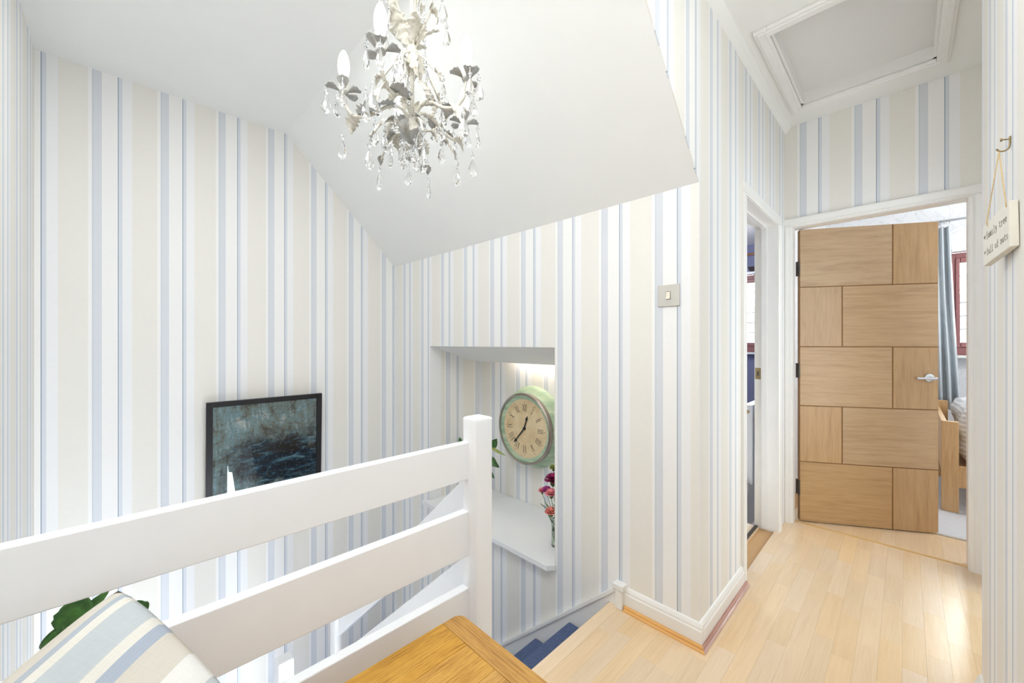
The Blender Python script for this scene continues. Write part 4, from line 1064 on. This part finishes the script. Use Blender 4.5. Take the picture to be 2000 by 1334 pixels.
# prototype meshes shared by the copies
def drop_mesh(L, W, seg=8):
    bm = new(); prof = [(0.0008, 0), (W * 0.16, -L * 0.10), (W * 0.36, -L * 0.38), (W * 0.5, -L * 0.66), (W * 0.42, -L * 0.86), (W * 0.16, -L * 0.985), (0.0006, -L)]
    lathe(bm, prof, seg, flat=0.55); return bm
me_drop = obj('crystal_drop', drop_mesh(0.054, 0.030), 'crystal', ch); 
bm = new(); lathe(bm, [(0.001, 0.007), (0.0055, 0.003), (0.0055, -0.003), (0.001, -0.007)], 8)
me_bead = obj('crystal_bead', bm, 'crystal', me_drop, loc=(0, 0, 0.011))
bm = new(); tube(bm, [(0, 0, -0.004), (0, 0, 0.034)], 0.0007, 5); lathe(bm, [(0.0005, 0.0265), (0.0025, 0.024), (0.0005, 0.0215)], 6)
me_pin = obj('drop_wire', bm, 'chrome', me_drop)
first = [True]
def drop(p, s=1.0, rz=None):
    rz = random.random() * PI if rz is None else rz
    p = Vector(p) - Vector((0, 0, 0.034 * s))
    if first[0]:
        me_drop.location = p; me_drop.rotation_euler = (0, 0, rz); me_drop.scale = (s, s, s); first[0] = False; return
    c = dupl(me_drop, ch, loc=p, rot=(0, 0, rz), scale=(s, s, s))
    for k in (me_bead, me_pin): dupl(k, c)
proto_leaf = {}
def acanthus(key, L, W, curl):
    bm = leaf_bm(L, W * 1.3, curl, 0.35, 0.36, 36, 3, 5, 0.0011)
    for v in bm.verts: v.co.z += 0.0012 * math.cos(v.co.y / max(W, 1e-4) * 30) 
    return bm
def metal_leaf(a, b, up, W, curl=0.6, mat='cream_metal'):
    a = Vector(a); b = Vector(b); L = (b - a).length
    k = (round(L, 2), round(W, 2), curl, mat)
    if k not in proto_leaf:
        o = obj('leaf', acanthus('', k[0], k[1], curl), mat, ch, smooth=True); proto_leaf[k] = o
    else: o = dupl(proto_leaf[k], ch)
    o.matrix_local = frame_to(a, b, up)
    return o
cupZ = Zc(1.93)
bm = new(); lathe(bm, [(0.0, 0.0), (0.0125, 0.0), (0.0135, 0.004), (0.0135, 0.042), (0.0115, 0.046), (0.0, 0.046)], 20); bmesh.ops.remove_doubles(bm, verts=bm.verts, dist=1e-5)
p_sock = obj('candle_sleeve', bm, 'pot', ch, smooth=False); auto_smooth(p_sock)
bm = new(); prof = [(0.0118, 0.046), (0.0142, 0.053), (0.0160, 0.063), (0.0164, 0.072), (0.0156, 0.084), (0.0132, 0.097), (0.0090, 0.109), (0.0048, 0.1165), (0.0005, 0.120)]
lathe(bm, prof, 22); p_bulb = obj('bulb', bm, 'bulb', ch, smooth=True)
bm = new(); T = []; Bt = []
for i in range(9):
    t = i / 8; r, rb = [], []
    for j in range(13):
        q = j / 12 * 2 - 1; ang = q * 0.62 * (1 - 0.15 * t)
        L = 0.039 * t * (1 - 0.10 * q * q - (0.07 * abs(math.sin(q * 1.5 * PI)) if i == 8 else 0))
        p = Vector((L * math.cos(ang), L * math.sin(ang), 0.0009 * math.cos(j * PI) * (0.3 + t) + 0.010 * q * q * t - 0.010 * t * t + 0.0))
        r.append(bm.verts.new(p)); rb.append(bm.verts.new(p - Vector((0, 0, 0.001))))
    T.append(r); Bt.append(rb)
for i in range(8):
    for j in range(12):
        bm.faces.new((T[i][j], T[i + 1][j], T[i + 1][j + 1], T[i][j + 1])); bm.faces.new((Bt[i][j], Bt[i][j + 1], Bt[i + 1][j + 1], Bt[i + 1][j]))
    for j in (0, 12): bm.faces.new((T[i][j], Bt[i][j], Bt[i + 1][j], T[i + 1][j]))
for j in range(12): bm.faces.new((T[8][j], T[8][j + 1], Bt[8][j + 1], Bt[8][j]))
bmesh.ops.remove_doubles(bm, verts=bm.verts, dist=1e-5); bmesh.ops.recalc_face_normals(bm, faces=bm.faces)
p_pet = obj('cup_petal', bm, 'shaded_metal', ch, smooth=True)
bm = new(); lathe(bm, [(0.004, -0.008), (0.011, -0.004), (0.0135, 0.003), (0.012, 0.005), (0.002, 0.005)], 16); p_cup = obj('drip_cup', bm, 'shaded_metal', ch, smooth=True)
used = [False]
ARMS = (9, 81, -63, -135, 153)
for ai, deg in enumerate(ARMS):
    D = dirn(deg); Tn = Vector((-D.y, D.x, 0))
    r = 0.19
    P = lambda rr, z, s=0.0: D * rr + Tn * s + Vector((0, 0, Zc(z)))
    pts = bez([P(0.006, 1.862), P(0.03, 1.900), P(0.068, 1.902), P(0.115, 1.874), P(0.155, 1.866), P(0.182, 1.886), P(0.190, 1.926)], 7)
    bm = new(); tube(bm, pts, [0.0052] * len(pts), 8); arm = obj('arm', bm, 'cream_metal', ch, smooth=True)
    cpos = P(r, 1.93)
    for k, pr in (('cup', p_cup), ('sleeve', p_sock), ('bulb', p_bulb)):
        if not used[0]: pr.location = cpos + (Vector((0, 0, 0.002)) if k != 'cup' else Vector()); 
        else: dupl(pr, ch, loc=cpos + (Vector((0, 0, 0.002)) if k != 'cup' else Vector()))
    for q in range(5):
        a = R(deg + 36) + 2 * PI * q / 5; dd = Vector((math.cos(a), math.sin(a), 0)); el = 1.15 if q % 2 else 0.38
        mt = frame_to(cpos + dd * 0.010, cpos + dd * 0.010 + (dd * math.cos(el) + Vector((0, 0, math.sin(el)))), (0, 0, 1))
        if not used[0] and q == 0: p_pet.matrix_local = mt
        else: dupl(p_pet, ch, mat4=mt)
        tipp = cpos + dd * (0.028 if q % 2 else 0.040) + Vector((0, 0, 0.022 if q % 2 else 0.006))
        if dd.dot(D) > -0.3: drop(tipp + dd * 0.006, 0.92)
    used[0] = True
    # leaves along the arm
    b0 = P(0.150, 1.868)
    metal_leaf(b0, P(0.095, 1.905, 0.035), (0, 0, 1), 0.04, 0.7, 'shaded_metal'); metal_leaf(b0, P(0.195, 1.850, -0.03), (0, 0, 1), 0.036, 0.9, 'cream_metal')
    metal_leaf(P(0.06, 1.902), P(0.085, 1.955, -0.03), D, 0.034, 0.8, 'cream_metal'); metal_leaf(P(0.045, 1.90), P(0.10, 1.925, 0.03), (0, 0, 1), 0.030, 0.9, 'shaded_metal')
    drop(P(0.202, 1.842, -0.032), 1.0); drop(P(0.105, 1.868), 0.95); drop(P(0.09, 1.925, 0.03), 0.8)
    # lower tendril between the arms
    E2 = dirn(deg + 36); Q = lambda rr, z: E2 * rr + Vector((0, 0, Zc(z))); T2 = Vector((-E2.y, E2.x, 0))
    tp = bez([Q(0.03, 1.838), Q(0.065, 1.842), Q(0.095, 1.822), Q(0.118, 1.788), Q(0.128, 1.776)], 6)
    bm = new(); tube(bm, tp, [0.0036] * len(tp), 6); obj('tendril', bm, 'cream_metal', ch, smooth=True)
    metal_leaf(Q(0.06, 1.842), Q(0.115, 1.848) + T2 * 0.02, (0, 0, 1), 0.032, 1.0, 'shaded_metal'); metal_leaf(Q(0.055, 1.84), Q(0.09, 1.805) - T2 * 0.02, E2, 0.03, 0.5, 'cream_metal')
    metal_leaf(Q(0.118, 1.790), Q(0.135, 1.762), E2, 0.022, 0.4, 'shaded_metal')
    drop(Q(0.130, 1.772), 1.0); drop(Q(0.085, 1.826), 0.9); drop(Q(0.035, 1.815), 0.95)
    # rising inner tendrils and crown
    tp = bez([Vector((0, 0, Zc(2.065))) + D * 0.008, Vector((0, 0, Zc(2.03))) + D * 0.05, Vector((0, 0, Zc(1.985))) + D * 0.085, Vector((0, 0, Zc(1.975))) + D * 0.105], 6)
    bm = new(); tube(bm, tp, 0.0028, 6); obj('tendril', bm, 'cream_metal', ch, smooth=True)
    metal_leaf(Vector((0, 0, Zc(2.07))) + D * 0.01, Vector((0, 0, Zc(1.995))) + D * 0.055 + Tn * 0.02, D, 0.034, 0.7); metal_leaf(Vector((0, 0, Zc(1.985))) + D * 0.085, Vector((0, 0, Zc(1.965))) + D * 0.125, (0, 0, 1), 0.028, 0.8)
    drop(Vector((0, 0, Zc(1.972))) + D * 0.112, 0.9); drop(Vector((0, 0, Zc(2.03))) + D * 0.052, 0.85)
    tp = bez([Vector((0, 0, Zc(2.075))) + E2 * 0.008, Vector((0, 0, Zc(2.13))) + E2 * 0.026, Vector((0, 0, Zc(2.20))) + E2 * 0.055, Vector((0, 0, Zc(2.245))) + E2 * 0.058, Vector((0, 0, Zc(2.262))) + E2 * 0.085], 6)
    bm = new(); tube(bm, tp, 0.003, 6); obj('tendril', bm, 'cream_metal', ch, smooth=True)
    metal_leaf(Vector((0, 0, Zc(2.085))) + E2 * 0.01, Vector((0, 0, Zc(2.165))) + E2 * 0.062, -D, 0.05, 0.35); metal_leaf(Vector((0, 0, Zc(2.20))) + E2 * 0.055, Vector((0, 0, Zc(2.175))) + E2 * 0.10, (0, 0, 1), 0.034, 0.9)
    metal_leaf(Vector((0, 0, Zc(2.20))) + E2 * 0.05, Vector((0, 0, Zc(2.27))) + E2 * 0.075 + T2 * 0.02, E2, 0.036, 0.5)
    drop(Vector((0, 0, Zc(2.258))) + E2 * 0.088, 1.05); drop(Vector((0, 0, Zc(2.175))) + E2 * 0.10, 0.9)
bm = new(); bmesh.ops.create_icosphere(bm, subdivisions=2, radius=0.022, matrix=Matrix.Translation((0, 0, 0)) @ Matrix.Diagonal((1, 1, 0.9, 1)))
obj('crystal_ball', bm, 'crystal', ch, loc=(0, 0, Zc(1.7645)))
